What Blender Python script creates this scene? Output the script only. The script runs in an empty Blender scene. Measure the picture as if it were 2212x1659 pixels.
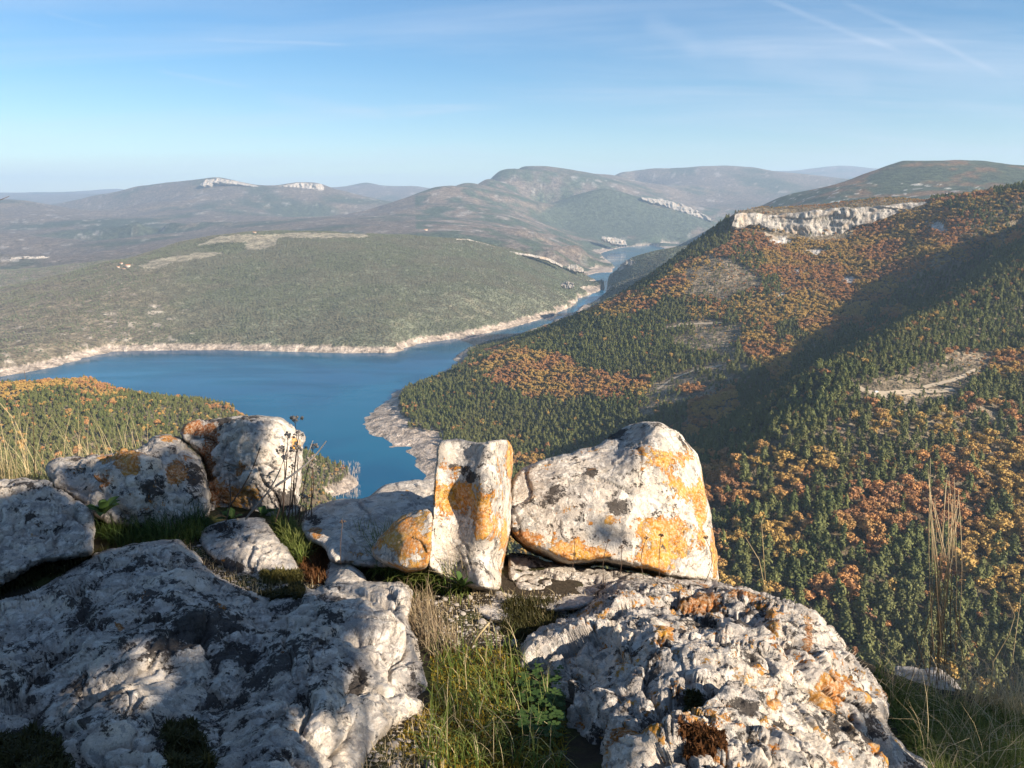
import bpy, bmesh, math, random
import numpy as np
from mathutils import Vector
R = math.radians
sc = bpy.context.scene
col = sc.collection
rng = np.random.default_rng(7)
random.seed(7)
PI = math.pi
# ------------------------------------------------------------------ camera, light, exposure
FPX = 788.0                       # focal length in pixels of the 1024 px wide frame
PITCH = R(13.1)
CP, SP = math.cos(PITCH), math.sin(PITCH)
LAKE = -430.0
SUN_AZ, SUN_EL = 123.0, 25.0      # clockwise from the view direction
cam = bpy.data.objects.new('camera', bpy.data.cameras.new('camera'))
col.objects.link(cam)
cam.data.sensor_width = 36; cam.data.lens = FPX / 1024 * 36
cam.data.clip_start = 0.05; cam.data.clip_end = 90000
cam.rotation_euler = (R(90) - PITCH, 0, 0)
sc.camera = cam
w = bpy.data.worlds.new('World'); sc.world = w; w.use_nodes = True
wn, wl = w.node_tree.nodes, w.node_tree.links
wn.clear()
def N(nodes, t, **kw):
    n = nodes.new(t)
    for k, v in kw.items():
        if k in n.inputs: n.inputs[k].default_value = v
        else: setattr(n, k, v)
    return n
sky = N(wn, 'ShaderNodeTexSky', sky_type='NISHITA', sun_disc=False)
sky.sun_elevation = R(SUN_EL); sky.sun_rotation = R(SUN_AZ)
sky.altitude = 900; sky.air_density = 1.0; sky.dust_density = 0.35; sky.ozone_density = 1.6
wout = N(wn, 'ShaderNodeOutputWorld'); wbg = N(wn, 'ShaderNodeBackground'); wbg.inputs['Strength'].default_value = 0.061
geo = N(wn, 'ShaderNodeNewGeometry')
def wmath(op, a, b=None, c=None, clamp=False):
    n = wn.new('ShaderNodeMath'); n.operation = op; n.use_clamp = clamp
    for i, v in enumerate((a, b, c)):
        if v is None: continue
        if isinstance(v, (int, float)): n.inputs[i].default_value = v
        else: wl.new(v, n.inputs[i])
    return n.outputs[0]
tc = N(wn, 'ShaderNodeTexCoord')
dirv = tc.outputs['Generated']
sep = N(wn, 'ShaderNodeSeparateXYZ'); wl.new(dirv, sep.inputs[0])
# project the view direction on a flat cloud deck
zz = wmath('MAXIMUM', sep.outputs[2], 0.02)
cx = wmath('DIVIDE', sep.outputs[0], wmath('ADD', zz, 0.12)); cy = wmath('DIVIDE', sep.outputs[1], wmath('ADD', zz, 0.12))
comb = N(wn, 'ShaderNodeCombineXYZ'); wl.new(cx, comb.inputs[0]); wl.new(cy, comb.inputs[1])
def cirrus(rot, scale, sx, lo, hi, seed):
    mp = N(wn, 'ShaderNodeMapping'); wl.new(comb.outputs[0], mp.inputs[0])
    mp.inputs['Rotation'].default_value = (0, 0, R(rot)); mp.inputs['Scale'].default_value = (sx, 1, 1)
    mp.inputs['Location'].default_value = (seed, seed * .7, 0)
    nz = N(wn, 'ShaderNodeTexNoise'); wl.new(mp.outputs[0], nz.inputs['Vector'])
    nz.inputs['Scale'].default_value = scale; nz.inputs['Detail'].default_value = 7; nz.inputs['Roughness'].default_value = .55
    nz.inputs['Distortion'].default_value = .6
    mr = N(wn, 'ShaderNodeMapRange', interpolation_type='SMOOTHSTEP'); wl.new(nz.outputs[0], mr.inputs[0])
    mr.inputs[1].default_value = lo; mr.inputs[2].default_value = hi
    return mr.outputs[0]
c1 = cirrus(20, 1.1, .28, .38, .78, 3.1)
c2 = cirrus(-38, 2.1, .22, .54, .82, 9.4)
cl = wmath('ADD', wmath('MULTIPLY', c1, .72), wmath('MULTIPLY', c2, .60), clamp=True)
def pix_dir(px, py):
    u = (px - 512) / FPX; v = -(py - 384) / FPX
    d = Vector((u, CP + v * SP, -SP + v * CP)); d.normalize(); return d
def contrail(p0, p1, wid, amt):
    # a thin band along the great circle through two directions of the sky
    d0, d1 = pix_dir(p0[0] / 2.16, p0[1] / 2.16), pix_dir(p1[0] / 2.16, p1[1] / 2.16)
    n = d0.cross(d1).normalized(); m = (d0 + d1).normalized(); half = d0.angle(d1) / 2
    def dot(v):
        q = N(wn, 'ShaderNodeVectorMath', operation='DOT_PRODUCT'); wl.new(dirv, q.inputs[0]); q.inputs[1].default_value = v
        return q.outputs['Value']
    nz = N(wn, 'ShaderNodeTexNoise', Scale=14.0, Detail=4.0); wl.new(dirv, nz.inputs['Vector'])
    off = wmath('MULTIPLY_ADD', nz.outputs[0], wid * 1.6, -wid * .8)
    across = wmath('ABSOLUTE', wmath('ADD', dot(n), off))
    a = N(wn, 'ShaderNodeMapRange', interpolation_type='SMOOTHSTEP'); wl.new(across, a.inputs[0])
    a.inputs[1].default_value = wid; a.inputs[2].default_value = 0.0; a.inputs[3].default_value = 0.0; a.inputs[4].default_value = 1.0
    b = N(wn, 'ShaderNodeMapRange', interpolation_type='SMOOTHSTEP'); wl.new(dot(m), b.inputs[0])
    b.inputs[1].default_value = math.cos(half); b.inputs[2].default_value = math.cos(half * .6)
    return wmath('MULTIPLY', wmath('MULTIPLY', a.outputs[0], b.outputs[0]), wmath('MULTIPLY', nz.outputs[0], amt * 1.8))
for args in (((1630, -12), (1960, 120), .0045, .28), ((1790, -15), (2190, 175), .0045, .26), ((330, 152), (560, 190), .0035, .3),
             ((420, 84), (770, 98), .003, .28), ((560, 205), (860, 255), .011, .28), ((90, 25), (240, 60), .003, .2), ((1380, 40), (1540, 115), .016, .22),
             ((1600, 120), (1900, 200), .02, .25)):
    cl = wmath('ADD', cl, contrail(*args), clamp=True)
cmix = N(wn, 'ShaderNodeMix', data_type='RGBA'); wl.new(wmath('MULTIPLY', cl, .58), cmix.inputs[0]); hs = N(wn, 'ShaderNodeHueSaturation', Saturation=1.42, Value=.96); wl.new(sky.outputs[0], hs.inputs['Color']); tint = N(wn, 'ShaderNodeMix', data_type='RGBA', blend_type='MULTIPLY'); tint.inputs[0].default_value = 1; wl.new(hs.outputs[0], tint.inputs[6]); tint.inputs[7].default_value = (.95, .985, 1.02, 1); wl.new(tint.outputs[2], cmix.inputs[6])
cmix.inputs[7].default_value = (5.4, 5.9, 6.9, 1)
wl.new(cmix.outputs[2], wbg.inputs[0]); wl.new(wbg.outputs[0], wout.inputs[0])
SUND = Vector((math.sin(R(SUN_AZ)) * math.cos(R(SUN_EL)), math.cos(R(SUN_AZ)) * math.cos(R(SUN_EL)), math.sin(R(SUN_EL))))
sun = bpy.data.objects.new('sun', bpy.data.lights.new('sun', 'SUN')); col.objects.link(sun)
sun.data.energy = 5.0; sun.data.angle = R(.53); sun.data.color = (1, .88, .73)
sun.rotation_euler = (-SUND).to_track_quat('-Z', 'Y').to_euler(); sun.location = (20, -20, 30)
vs = sc.view_settings
vs.view_transform = 'Standard'; vs.look = 'None'; vs.gamma = 1; vs.use_curve_mapping = False; vs.exposure = 1.22
cy_ = sc.cycles
cy_.use_denoising = True; cy_.max_bounces = 5; cy_.diffuse_bounces = 2; cy_.glossy_bounces = 2; cy_.transmission_bounces = 2
cy_.volume_bounces = 1; cy_.transparent_max_bounces = 8; cy_.caustics_reflective = False; cy_.caustics_refractive = False

# ------------------------------------------------------------------ helpers
def tag(o, label=None, cat=None, group=None, kind=None):
    if label: o['label'] = label
    if cat: o['category'] = cat
    if group: o['group'] = group
    if kind: o['kind'] = kind
    return o
def link(name, me, mat=None, parent=None):
    o = bpy.data.objects.new(name, me); col.objects.link(o)
    if mat and me and not me.materials: me.materials.append(mat)
    if parent: o.parent = parent
    return o
def mesh_np(name, V, F, smooth=True, attrs=None):
    """V (n,3) floats, F (m,k) ints with k = 3 or 4"""
    me = bpy.data.meshes.new(name)
    V = np.ascontiguousarray(V, np.float32); F = np.ascontiguousarray(F, np.int32); k = F.shape[1]
    me.vertices.add(len(V)); me.vertices.foreach_set('co', V.ravel())
    me.loops.add(F.size); me.loops.foreach_set('vertex_index', F.ravel())
    me.polygons.add(len(F)); me.polygons.foreach_set('loop_start', np.arange(len(F), dtype=np.int32) * k)
    if smooth: me.polygons.foreach_set('use_smooth', np.ones(len(F), bool))
    for nm, arr in (attrs or {}).items():
        if arr.ndim == 2:
            a = me.attributes.new(nm, 'FLOAT_COLOR', 'POINT')
            c = np.ones((len(V), 4), np.float32); c[:, :3] = arr; a.data.foreach_set('color', c.ravel())
        else:
            a = me.attributes.new(nm, 'FLOAT', 'POINT'); a.data.foreach_set('value', arr.astype(np.float32))
    me.update(calc_edges=True); me.validate()
    return me
def empty(name, loc=(0, 0, 0), rz=0):
    o = bpy.data.objects.new(name, None); col.objects.link(o); o.location = loc; o.rotation_euler = (0, 0, rz)
    o.empty_display_size = .1; return o
_perm = np.random.default_rng(11).permutation(4096).astype(np.int64)
_grad = np.random.default_rng(12).normal(size=(4096, 3)); _grad /= np.linalg.norm(_grad, axis=1)[:, None]
def perlin(P):
    P = np.asarray(P, float)
    I = np.floor(P).astype(np.int64); f = P - I; u = f * f * f * (f * (f * 6 - 15) + 10)
    out = np.zeros(len(P))
    for dx in (0, 1):
        wx = u[:, 0] if dx else 1 - u[:, 0]
        hx = _perm[(I[:, 0] + dx) & 4095]
        for dy in (0, 1):
            wy = u[:, 1] if dy else 1 - u[:, 1]
            hy = _perm[(hx + I[:, 1] + dy) & 4095]
            for dz in (0, 1):
                wz = u[:, 2] if dz else 1 - u[:, 2]
                g = _grad[_perm[(hy + I[:, 2] + dz) & 4095]]
                out += wx * wy * wz * (g[:, 0] * (f[:, 0] - dx) + g[:, 1] * (f[:, 1] - dy) + g[:, 2] * (f[:, 2] - dz))
    return out * 1.5
def fbm(P, oct=4, gain=.5, lac=2.03):
    P = np.asarray(P, float); s = np.zeros(len(P)); a = 1.; t = 0.
    for i in range(oct):
        s += a * perlin(P + i * 17.31); t += a; a *= gain; P = P * lac
    return s / t
def xyz(x, y, z=0.): 
    x, y = np.broadcast_arrays(np.asarray(x, float), np.asarray(y, float)); return np.stack([x.ravel(), y.ravel(), np.broadcast_to(z, x.shape).ravel()], 1)
def worley(P):
    P = np.asarray(P, float); I = np.floor(P).astype(np.int64); F1 = np.full(len(P), 9.); F2 = np.full(len(P), 9.); D1 = np.zeros((len(P), 3)); ID = np.zeros(len(P), np.int64)
    for dx in (-1, 0, 1):
        for dy in (-1, 0, 1):
            for dz in (-1, 0, 1):
                h = _perm[(_perm[(_perm[(I[:, 0] + dx) & 4095] + I[:, 1] + dy) & 4095] + I[:, 2] + dz) & 4095]
                c = I + (dx, dy, dz) + .5 + _grad[h] * .42; d = P - c; r = np.sqrt((d * d).sum(1)); n = r < F1
                F2 = np.where(n, F1, np.minimum(F2, r)); F1 = np.where(n, r, F1); D1[n] = d[n]; ID[n] = h[n]
    return F1, F2, D1, ID
def sstep(a, b, x): t = np.clip((x - a) / (b - a), 0, 1); return t * t * (3 - 2 * t)
D = 1 / 2.16                       # positions below are read off a 2212 px wide copy of the photograph
def ray(dx, dy):
    """(x per metre forward, z per metre forward) of the line of sight"""
    u = (np.asarray(dx, float) * D - 512) / FPX; v = -(np.asarray(dy, float) * D - 384) / FPX
    f = CP + v * SP
    return u / f, (-SP + v * CP) / f
def unproj(x, y, z):
    """world -> the same 2212 px wide coordinates"""
    dep = y * CP - z * SP; up = y * SP + z * CP
    return (512 + FPX * x / dep) / D, (384 - FPX * up / dep) / D
def interp(C, Z, Q, c=.0, chunk=20000):
    """scattered interpolation, kernel sqrt(r^2 + c^2) with a linear trend"""
    C = np.asarray(C, float); Z = np.asarray(Z, float); n, d = C.shape
    r = np.sqrt(((C[:, None] - C[None]) ** 2).sum(-1) + c * c)
    A = np.zeros((n + d + 1, n + d + 1)); A[:n, :n] = r; A[:n, n] = 1; A[:n, n + 1:] = C; A[n, :n] = 1; A[n + 1:, :n] = C.T
    A[:n, :n] -= np.eye(n) * 1e-6
    s = np.linalg.solve(A, np.concatenate([Z, np.zeros(d + 1)]))
    out = np.empty(len(Q))
    for i in range(0, len(Q), chunk):
        q = Q[i:i + chunk]
        rr = np.sqrt(((q * q).sum(1)[:, None] + (C * C).sum(1)[None] - 2 * q @ C.T).clip(0) + c * c)
        out[i:i + chunk] = rr @ s[:n] + s[n] + q @ s[n + 1:]
    return out
def resample(pts, step):
    pts = np.asarray(pts, float); out = []
    for a, b in zip(pts[:-1], pts[1:]):
        k = max(1, int(math.hypot(b[0] - a[0], b[1] - a[1]) / step))
        for i in range(k): out.append(a + (b - a) * i / k)
    out.append(pts[-1]); return np.array(out)
def inpoly(px, py, poly):
    px = np.asarray(px, float); py = np.asarray(py, float); c = np.zeros(px.shape, bool); poly = np.asarray(poly, float)
    x0, y0 = poly[-1]
    for x1, y1 in poly:
        if y0 != y1:
            m = ((y1 > py) != (y0 > py)) & (px < (x0 - x1) * (py - y1) / (y0 - y1) + x1); c ^= m
        x0, y0 = x1, y1
    return c
def polydist(px, py, poly):
    P = np.stack([px, py], -1); best = np.full(len(px), 1e9); near = np.zeros((len(px), 2)); poly = np.asarray(poly, float)
    for a, b in zip(poly, np.roll(poly, -1, 0)):
        ab = b - a; L = (ab * ab).sum()
        if L == 0: continue
        t = np.clip(((P - a) @ ab) / L, 0, 1); q = a + t[:, None] * ab
        d = np.hypot(*(P - q).T); m = d < best; best[m] = d[m]; near[m] = q[m]
    return best, near
# material helper: tiny node builder
class MT:
    def __init__(s, name):
        s.m = bpy.data.materials.new(name); s.m.use_nodes = True; s.n = s.m.node_tree.nodes; s.l = s.m.node_tree.links
        s.n.clear(); s.out = s.n.new('ShaderNodeOutputMaterial'); s.b = s.n.new('ShaderNodeBsdfPrincipled')
        s.l.new(s.b.outputs[0], s.out.inputs[0]); s.b.inputs['Roughness'].default_value = .9; s.b.inputs['Specular IOR Level'].default_value = .15
    def put(s, sock, v):
        if v is None: return
        if isinstance(v, (int, float, tuple)): sock.default_value = v
        else: s.l.new(v, sock)
    def math(s, op, a, b=None, c=None, clamp=False):
        n = s.n.new('ShaderNodeMath'); n.operation = op; n.use_clamp = clamp
        for i, v in enumerate((a, b, c)): s.put(n.inputs[i], v)
        return n.outputs[0]
    def noise(s, vec, scale, detail=5., rough=.55, dist=0., off=None):
        n = s.n.new('ShaderNodeTexNoise')
        if off is not None:
            a = s.n.new('ShaderNodeVectorMath'); a.operation = 'ADD'; s.put(a.inputs[0], vec); a.inputs[1].default_value = (off, off * .7, off * 1.3); vec = a.outputs[0]
        s.put(n.inputs['Vector'], vec); n.inputs['Scale'].default_value = scale; n.inputs['Detail'].default_value = detail
        n.inputs['Roughness'].default_value = rough; n.inputs['Distortion'].default_value = dist
        return n.outputs[0]
    def vor(s, vec, scale, feature='F1', out='Distance', rnd=1.):
        n = s.n.new('ShaderNodeTexVoronoi'); n.feature = feature; s.put(n.inputs['Vector'], vec); n.inputs['Scale'].default_value = scale
        n.inputs['Randomness'].default_value = rnd; return n.outputs[out]
    def rng(s, v, a, b, c=0., d=1., smooth=True):
        n = s.n.new('ShaderNodeMapRange'); n.interpolation_type = 'SMOOTHSTEP' if smooth else 'LINEAR'
        s.put(n.inputs[0], v); n.inputs[1].default_value = a; n.inputs[2].default_value = b; n.inputs[3].default_value = c; n.inputs[4].default_value = d
        return n.outputs[0]
    def mix(s, f, a, b, mode='MIX'):
        n = s.n.new('ShaderNodeMix'); n.data_type = 'RGBA'; n.blend_type = mode; s.put(n.inputs[0], f)
        for i, v in ((6, a), (7, b)):
            if isinstance(v, tuple): v = v if len(v) == 4 else v + (1.,)
            s.put(n.inputs[i], v)
        return n.outputs[2]
    def attr(s, nm, out='Fac'):
        n = s.n.new('ShaderNodeAttribute'); n.attribute_name = nm; return n.outputs[out]
    def pos(s): return s.n.new('ShaderNodeNewGeometry').outputs['Position']
    def obj(s): return s.n.new('ShaderNodeTexCoord').outputs['Object']
    def rand(s): return s.n.new('ShaderNodeObjectInfo').outputs['Random']
    def bump(s, h, dist, strength=1., prev=None):
        n = s.n.new('ShaderNodeBump'); s.put(n.inputs['Height'], h); n.inputs['Distance'].default_value = dist; n.inputs['Strength'].default_value = strength
        if prev is not None: s.l.new(prev, n.inputs['Normal'])
        return n.outputs[0]
    def col(s, v): s.put(s.b.inputs['Base Color'], v if not isinstance(v, tuple) else (v if len(v) == 4 else v + (1.,)))
    def nrm(s, v): s.l.new(v, s.b.inputs['Normal'])
# ------------------------------------------------------------------ the land: control points -> one height field
CT = []                                            # (a, ln Y, z)
def cpt(dx, dy, Y):
    a, s = ray(dx, dy); CT.append((a, math.log(Y), s * Y))
def cz(dx, dy_for_a, Y, z):
    a, s = ray(dx, dy_for_a); CT.append((a, math.log(Y), z))
def crest(pts, behind=None, step=60):
    for dx, dy, Y in resample(pts, step):
        cpt(dx, dy, Y)
        if behind:
            a, s = ray(dx, dy); k, drop = behind; CT.append((a, math.log(Y * k), max(s * Y - drop, LAKE + 30)))
def shore(pts, land=None, bank=None, lakeside=None, step=30):
    """pts: shoreline (dx, dy); land: +1 land lies behind, -1 in front; bank: metres forward and up"""
    for dx, dy in resample(pts, step):
        a, s = ray(dx, dy); Y = LAKE / s; CT.append((a, math.log(Y), LAKE))
        if bank:
            for f, u in bank: CT.append((a, math.log(Y + f), LAKE + u))
        if lakeside: CT.append((a, math.log(Y + lakeside), LAKE - 12))
# peninsula across the lake
pen_shore = [(-330, 890), (-200, 860), (-80, 832), (0, 814), (100, 796), (180, 773), (240, 760), (330, 757), (480, 756), (640, 760), (740, 763), (850, 762), (872, 752), (900, 743),
             (1000, 729), (1100, 706), (1180, 684), (1240, 656), (1250, 644), (1302, 626)]
shore(pen_shore, bank=((38, 21), (110, 40)), lakeside=-60)
shore([(1302, 626), (1285, 612), (1262, 600), (1242, 592)], bank=None)
crest([(-330, 720, 2600), (0, 637, 2950), (60, 618, 3050), (130, 600, 3150), (230, 563, 3300), (330, 542, 3500), (390, 522, 3600), (440, 512, 3650), (590, 503, 3750), (700, 501, 3800),
       (790, 505, 3800), (900, 510, 3800), (1000, 517, 3800), (1060, 528, 3900), (1150, 548, 4050), (1240, 580, 4300)], behind=(1.18, 130))
for dx, dy, Y in ((100, 700, 2400), (250, 640, 2700), (250, 600, 3000), (400, 700, 2480), (500, 620, 2850), (500, 560, 3200), (650, 690, 2480), (700, 600, 2900), (700, 540, 3300), (800, 650, 2650),
                  (870, 690, 2480), (900, 620, 2850), (900, 560, 3250), (1000, 640, 2800), (1050, 580, 3300), (1100, 640, 2950), (1150, 610, 3300), (1200, 630, 3350), (600, 520, 3550), (800, 520, 3600),
                  (0, 720, 2300), (20, 670, 2600), (330, 600, 2950), (430, 540, 3400)):
    cpt(dx, dy, Y)
# lake bed
for dx, dy in ((0, 840), (-200, 900), (200, 800), (300, 840), (450, 800), (600, 790), (600, 850), (750, 800), (750, 870), (850, 800), (900, 770), (650, 950), (750, 960), (750, 1020), (830, 1040), (800, 1070),
               (950, 760), (1000, 740), (1100, 716), (1180, 695), (1240, 672), (1280, 650), (1310, 615), (1320, 600), (1305, 597), (1060, 722), (1140, 705), (1210, 684), (1262, 662), (1298, 638)):
    a, s = ray(dx, dy); Y = LAKE / s; CT.append((a, math.log(Y), LAKE - 22))
# right shore, from the near inlet out to the far lake
rs = [(900, 1150), (925, 1080), (915, 1040), (900, 1010), (892, 985), (885, 966), (835, 966), (800, 938), (789, 918), (797, 896), (818, 878)]
shore(rs)
for dx, dy, Y in ((880, 930, None), (850, 910, None), (930, 960, None), (960, 1000, None)):
    a, s = ray(dx, dy); Y = LAKE / s; CT.append((a, math.log(Y * .985), LAKE + 10))
rs2 = [(818, 878), (870, 840), (915, 822), (975, 796), (990, 783), (975, 775), (992, 762), (1012, 748)]
shore(rs2)
for dx, dy in ((900, 860), (950, 840), (1000, 815)):
    a, s = ray(dx, dy); Y = LAKE / s; CT.append((a, math.log(Y * .97), LAKE + 22))
rs3 = [(1012, 748), (1060, 728), (1130, 713), (1190, 695), (1235, 676), (1290, 650), (1312, 628), (1328, 606)]
shore(rs3)
for dx, dy, f in ((1080, 738, 14), (1140, 724, 15), (1200, 706, 18), (1250, 688, 24), (1300, 662, 36), (1330, 640, 70), (1400, 605, 120)):
    a, s = ray(dx, dy); Y = LAKE / s; CT.append((a, math.log(Y * .96), LAKE + f))
# ridge of the near right hill, running down from the cliffs to the lake
crest([(1592, 482, 2010), (1500, 554, 1960), (1400, 620, 1920), (1300, 667, 1890), (1200, 717, 1870), (1130, 747, 1850), (1050, 774, 1820), (990, 804, 1780), (930, 829, 1740), (870, 855, 1700)], behind=None, step=50)
for dx, dy, Y, k, dr in ((1592, 478, 2010, 1.2, 190), (1500, 546, 1960, 1.2, 170), (1400, 611, 1920, 1.2, 120), (1300, 657, 1890, 1.18, 90), (1200, 707, 1870, 1.15, 60), (1130, 738, 1850, 1.12, 30)):
    a, s = ray(dx, dy); CT.append((a, math.log(Y * k), max(s * Y - dr, LAKE + 6)))
# plateau behind the cliff, skyline
crest([(1592, 455, 2050), (1640, 448, 2080), (1760, 443, 2060), (1900, 436, 2000), (2000, 433, 1950), (2100, 424, 1850), (2212, 416, 1760), (2350, 405, 1700), (2600, 390, 1600)], behind=(1.25, 60))
# face of the hill
FACE = ((1610, 505, 1980), (1700, 520, 1950), (1790, 528, 1930), (1850, 510, 1930), (1920, 478, 1930), (1990, 450, 1920),
        (1650, 560, 1860), (1800, 580, 1780), (1950, 540, 1780), (2100, 480, 1750), (2212, 460, 1650),
        (1500, 600, 1820), (1600, 640, 1700), (1750, 660, 1620), (1900, 620, 1620), (2050, 545, 1620), (2212, 490, 1560),
        (1400, 680, 1730), (1500, 720, 1600), (1600, 730, 1520), (1700, 740, 1450), (1800, 700, 1480),
        (1250, 740, 1700), (1350, 770, 1570), (1450, 800, 1450), (1550, 810, 1370), (1650, 810, 1300), (1720, 780, 1360),
        (1100, 800, 1640), (1000, 840, 1600), (1200, 850, 1480), (1300, 870, 1390), (1400, 880, 1300), (1500, 880, 1220), (1580, 860, 1200),
        (950, 890, 1520), (1050, 920, 1420), (1150, 950, 1340), (1250, 960, 1270), (1350, 980, 1180), (1450, 970, 1110),
        (1100, 1050, 1120), (1250, 1080, 1040), (1380, 1080, 1010), (1000, 1100, 1025), (970, 1060, 1090), (950, 1130, 990))
for q in FACE: cpt(*q)
# the gully, in shade
crest([(1440, 1010, 1050), (1500, 945, 1102), (1600, 893, 1165), (1700, 838, 1238), (1800, 772, 1342), (1900, 706, 1456), (2000, 650, 1550), (2100, 600, 1612), (2212, 550, 1664), (2400, 480, 1706)], step=50)
# near spur
crest([(1520, 975, 1000), (1600, 925, 1000), (1690, 880, 985), (1770, 800, 1007), (1850, 785, 1036), (1920, 735, 1092), (2010, 690, 1159), (2100, 640, 1226), (2212, 570, 1311), (2400, 440, 1425), (2650, 330, 1520)], step=50)
NEAR = ((1870, 850, 945), (1950, 855, 945), (2060, 850, 950), (2000, 780, 1040), (2100, 740, 1100), (2212, 700, 1150), (2212, 800, 1020), (2120, 860, 940), (2350, 700, 1130),
        (1600, 980, 935), (1700, 930, 880), (1800, 930, 870), (1950, 940, 860), (2100, 940, 870), (2212, 920, 890), (2400, 900, 910),
        (1550, 1060, 810), (1700, 1040, 800), (1900, 1040, 790), (2100, 1040, 790), (2212, 1040, 790), (1560, 1180, 720), (1750, 1160, 710), (1950, 1160, 710), (2212, 1160, 710),
        (1600, 1280, 650), (1800, 1270, 650), (2000, 1280, 650), (2212, 1280, 650), (1850, 1400, 590), (2050, 1400, 590), (2212, 1420, 580), (2050, 1520, 530), (2212, 1540, 530), (1600, 1420, 580),
        (1400, 1250, 700), (1200, 1250, 800), (1300, 1400, 600), (1000, 1300, 720), (2212, 1659, 470), (1900, 1640, 470))
for q in NEAR: cpt(*q)
# near left hill
crest([(-300, 842, 1180), (0, 834, 1260), (100, 828, 1290), (200, 825, 1300), (260, 845, 1290), (340, 867, 1260), (430, 868, 1250), (500, 884, 1230)], behind=(1.1, 60), step=50)
for dx, dy in ((530, 897), (560, 915), (600, 940), (650, 985), (700, 1003), (745, 1022), (775, 1044), (752, 1062), (700, 1082), (690, 1130)):
    a, s = ray(dx, dy); CT.append((a, math.log(LAKE / s), LAKE))
for dx, dy, Y in ((0, 900, 1030), (200, 900, 1050), (350, 920, 1060), (480, 930, 1090), (300, 1000, 900), (500, 1000, 960), (100, 1050, 780), (600, 1060, 960), (680, 1050, 1060), (-300, 1000, 800), (650, 1150, 880)):
    cpt(dx, dy, Y)
# under the viewpoint (hidden by the rocks)
for dx in (-300, 200, 700, 1200, 1700, 2212, 2600):
    cz(dx, 1200, 350, -330); cz(dx, 1200, 200, -215); cz(dx, 1200, 90, -100); cz(dx, 1200, 30, -38); cz(dx, 1200, 12, -15); cz(dx, 1200, 5.5, -6.0)
# lower left valley behind the peninsula, far hills
for dx, dy, Y in ((0, 600, 4200), (0, 575, 4600), (100, 585, 4300), (200, 545, 5000), (300, 530, 5300), (-200, 575, 4600)):
    cpt(dx, dy, Y)
crest([(-300, 540, 5000), (0, 545, 4900), (60, 548, 4900), (120, 552, 4900)], behind=(1.1, 60))
crest([(-300, 500, 6500), (0, 500, 6500), (200, 520, 6300), (400, 500, 6600), (300, 482, 6900), (550, 480, 6900)], behind=(1.06, 30))
crest([(-300, 450, 9500), (0, 430, 9500), (60, 434, 9500), (130, 447, 9600), (240, 470, 9000)], behind=(1.12, 160))
crest([(130, 437, 11500), (200, 420, 11500), (300, 401, 11400), (400, 392, 11200), (440, 388, 11000), (470, 385, 11000), (560, 401, 11000), (605, 400, 11000), (640, 394, 11000), (690, 396, 11000), (702, 411, 11100),
       (760, 424, 11500), (850, 445, 11500)], behind=(1.15, 260))
for dx, dy, Y in ((300, 440, 9800), (500, 430, 9700), (650, 440, 9600), (750, 455, 9600), (450, 455, 8700), (650, 470, 8300), (200, 455, 9300), (820, 468, 8500)):
    cpt(dx, dy, Y)
crest([(-300, 420, 24000), (0, 425, 24000), (120, 418, 24000), (250, 408, 24000), (330, 415, 24000)], behind=(1.2, 400))
crest([(700, 405, 17500), (745, 402, 17500), (790, 393, 17500), (840, 403, 17500), (900, 404, 17500), (960, 412, 17500)], behind=(1.2, 350), step=30)
# centre mountain
crest([(800, 458, 7600), (870, 432, 7900), (950, 402, 8300), (1000, 394, 8800), (1055, 386, 9300), (1080, 369, 9900), (1125, 363, 10500), (1200, 375, 11200), (1255, 385, 11500), (1330, 383, 11500), (1352, 390, 11500)],
      behind=(1.12, 260), step=40)
for dx, dy, Y in ((900, 460, 6900), (900, 492, 5600), (800, 490, 5600), (1000, 440, 7300), (1000, 480, 6200), (1000, 505, 5200), (1100, 425, 8300), (1100, 470, 6900), (1200, 400, 9600), (1150, 500, 5700), (1100, 520, 5100), (1250, 530, 5300),
                  (1200, 545, 4900), (1280, 555, 5300), (1230, 520, 6600), (1300, 528, 7300)):
    cpt(dx, dy, Y)
crest([(1180, 440, 8900), (1240, 420, 8900), (1300, 408, 8900), (1340, 414, 8900), (1390, 428, 8850), (1450, 442, 8800), (1530, 474, 8700), (1600, 495, 8600)], behind=(1.05, 60), step=40)
for dx, dy, Y in ((1300, 460, 8550), (1400, 470, 8500), (1480, 490, 8350), (1350, 505, 8150), (1200, 480, 8300), (1250, 505, 7900), (1420, 512, 8100), (1520, 500, 8300)):
    cpt(dx, dy, Y)
crest([(1340, 383, 13000), (1400, 370, 13000), (1500, 357, 13000), (1560, 354, 13000), (1625, 361, 13000), (1680, 373, 13000), (1800, 384, 13000), (1950, 400, 13000), (2300, 400, 13000)], behind=(1.12, 350))
for dx, dy, Y in ((1450, 400, 12000), (1600, 400, 11800), (1550, 430, 11000), (1650, 435, 10500), (1500, 445, 10400), (1750, 410, 11500), (1600, 465, 9500)):
    cpt(dx, dy, Y)
crest([(1640, 370, 22000), (1700, 372, 22000), (1750, 365, 22000), (1810, 357, 22000), (1860, 360, 22000), (1900, 367, 22000), (2100, 370, 22000)], behind=(1.2, 500))
# wooded mountain at the right
crest([(1560, 500, 5600), (1600, 462, 5300), (1680, 428, 5000), (1740, 415, 5000), (1800, 404, 5000), (1850, 385, 5000), (1900, 364, 5000), (1945, 352, 5000), (2020, 351, 5000), (2100, 348, 5000), (2212, 362, 5000), (2400, 380, 5000)],
      behind=(1.15, 200))
for dx, dy, Y in ((1700, 450, 4200), (1850, 430, 4200), (2000, 410, 4200), (2212, 400, 4200), (1620, 480, 4600), (1550, 510, 4700), (1500, 530, 4900), (2000, 450, 3400), (2212, 430, 3400), (1750, 480, 3300)):
    cpt(dx, dy, Y)
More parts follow.
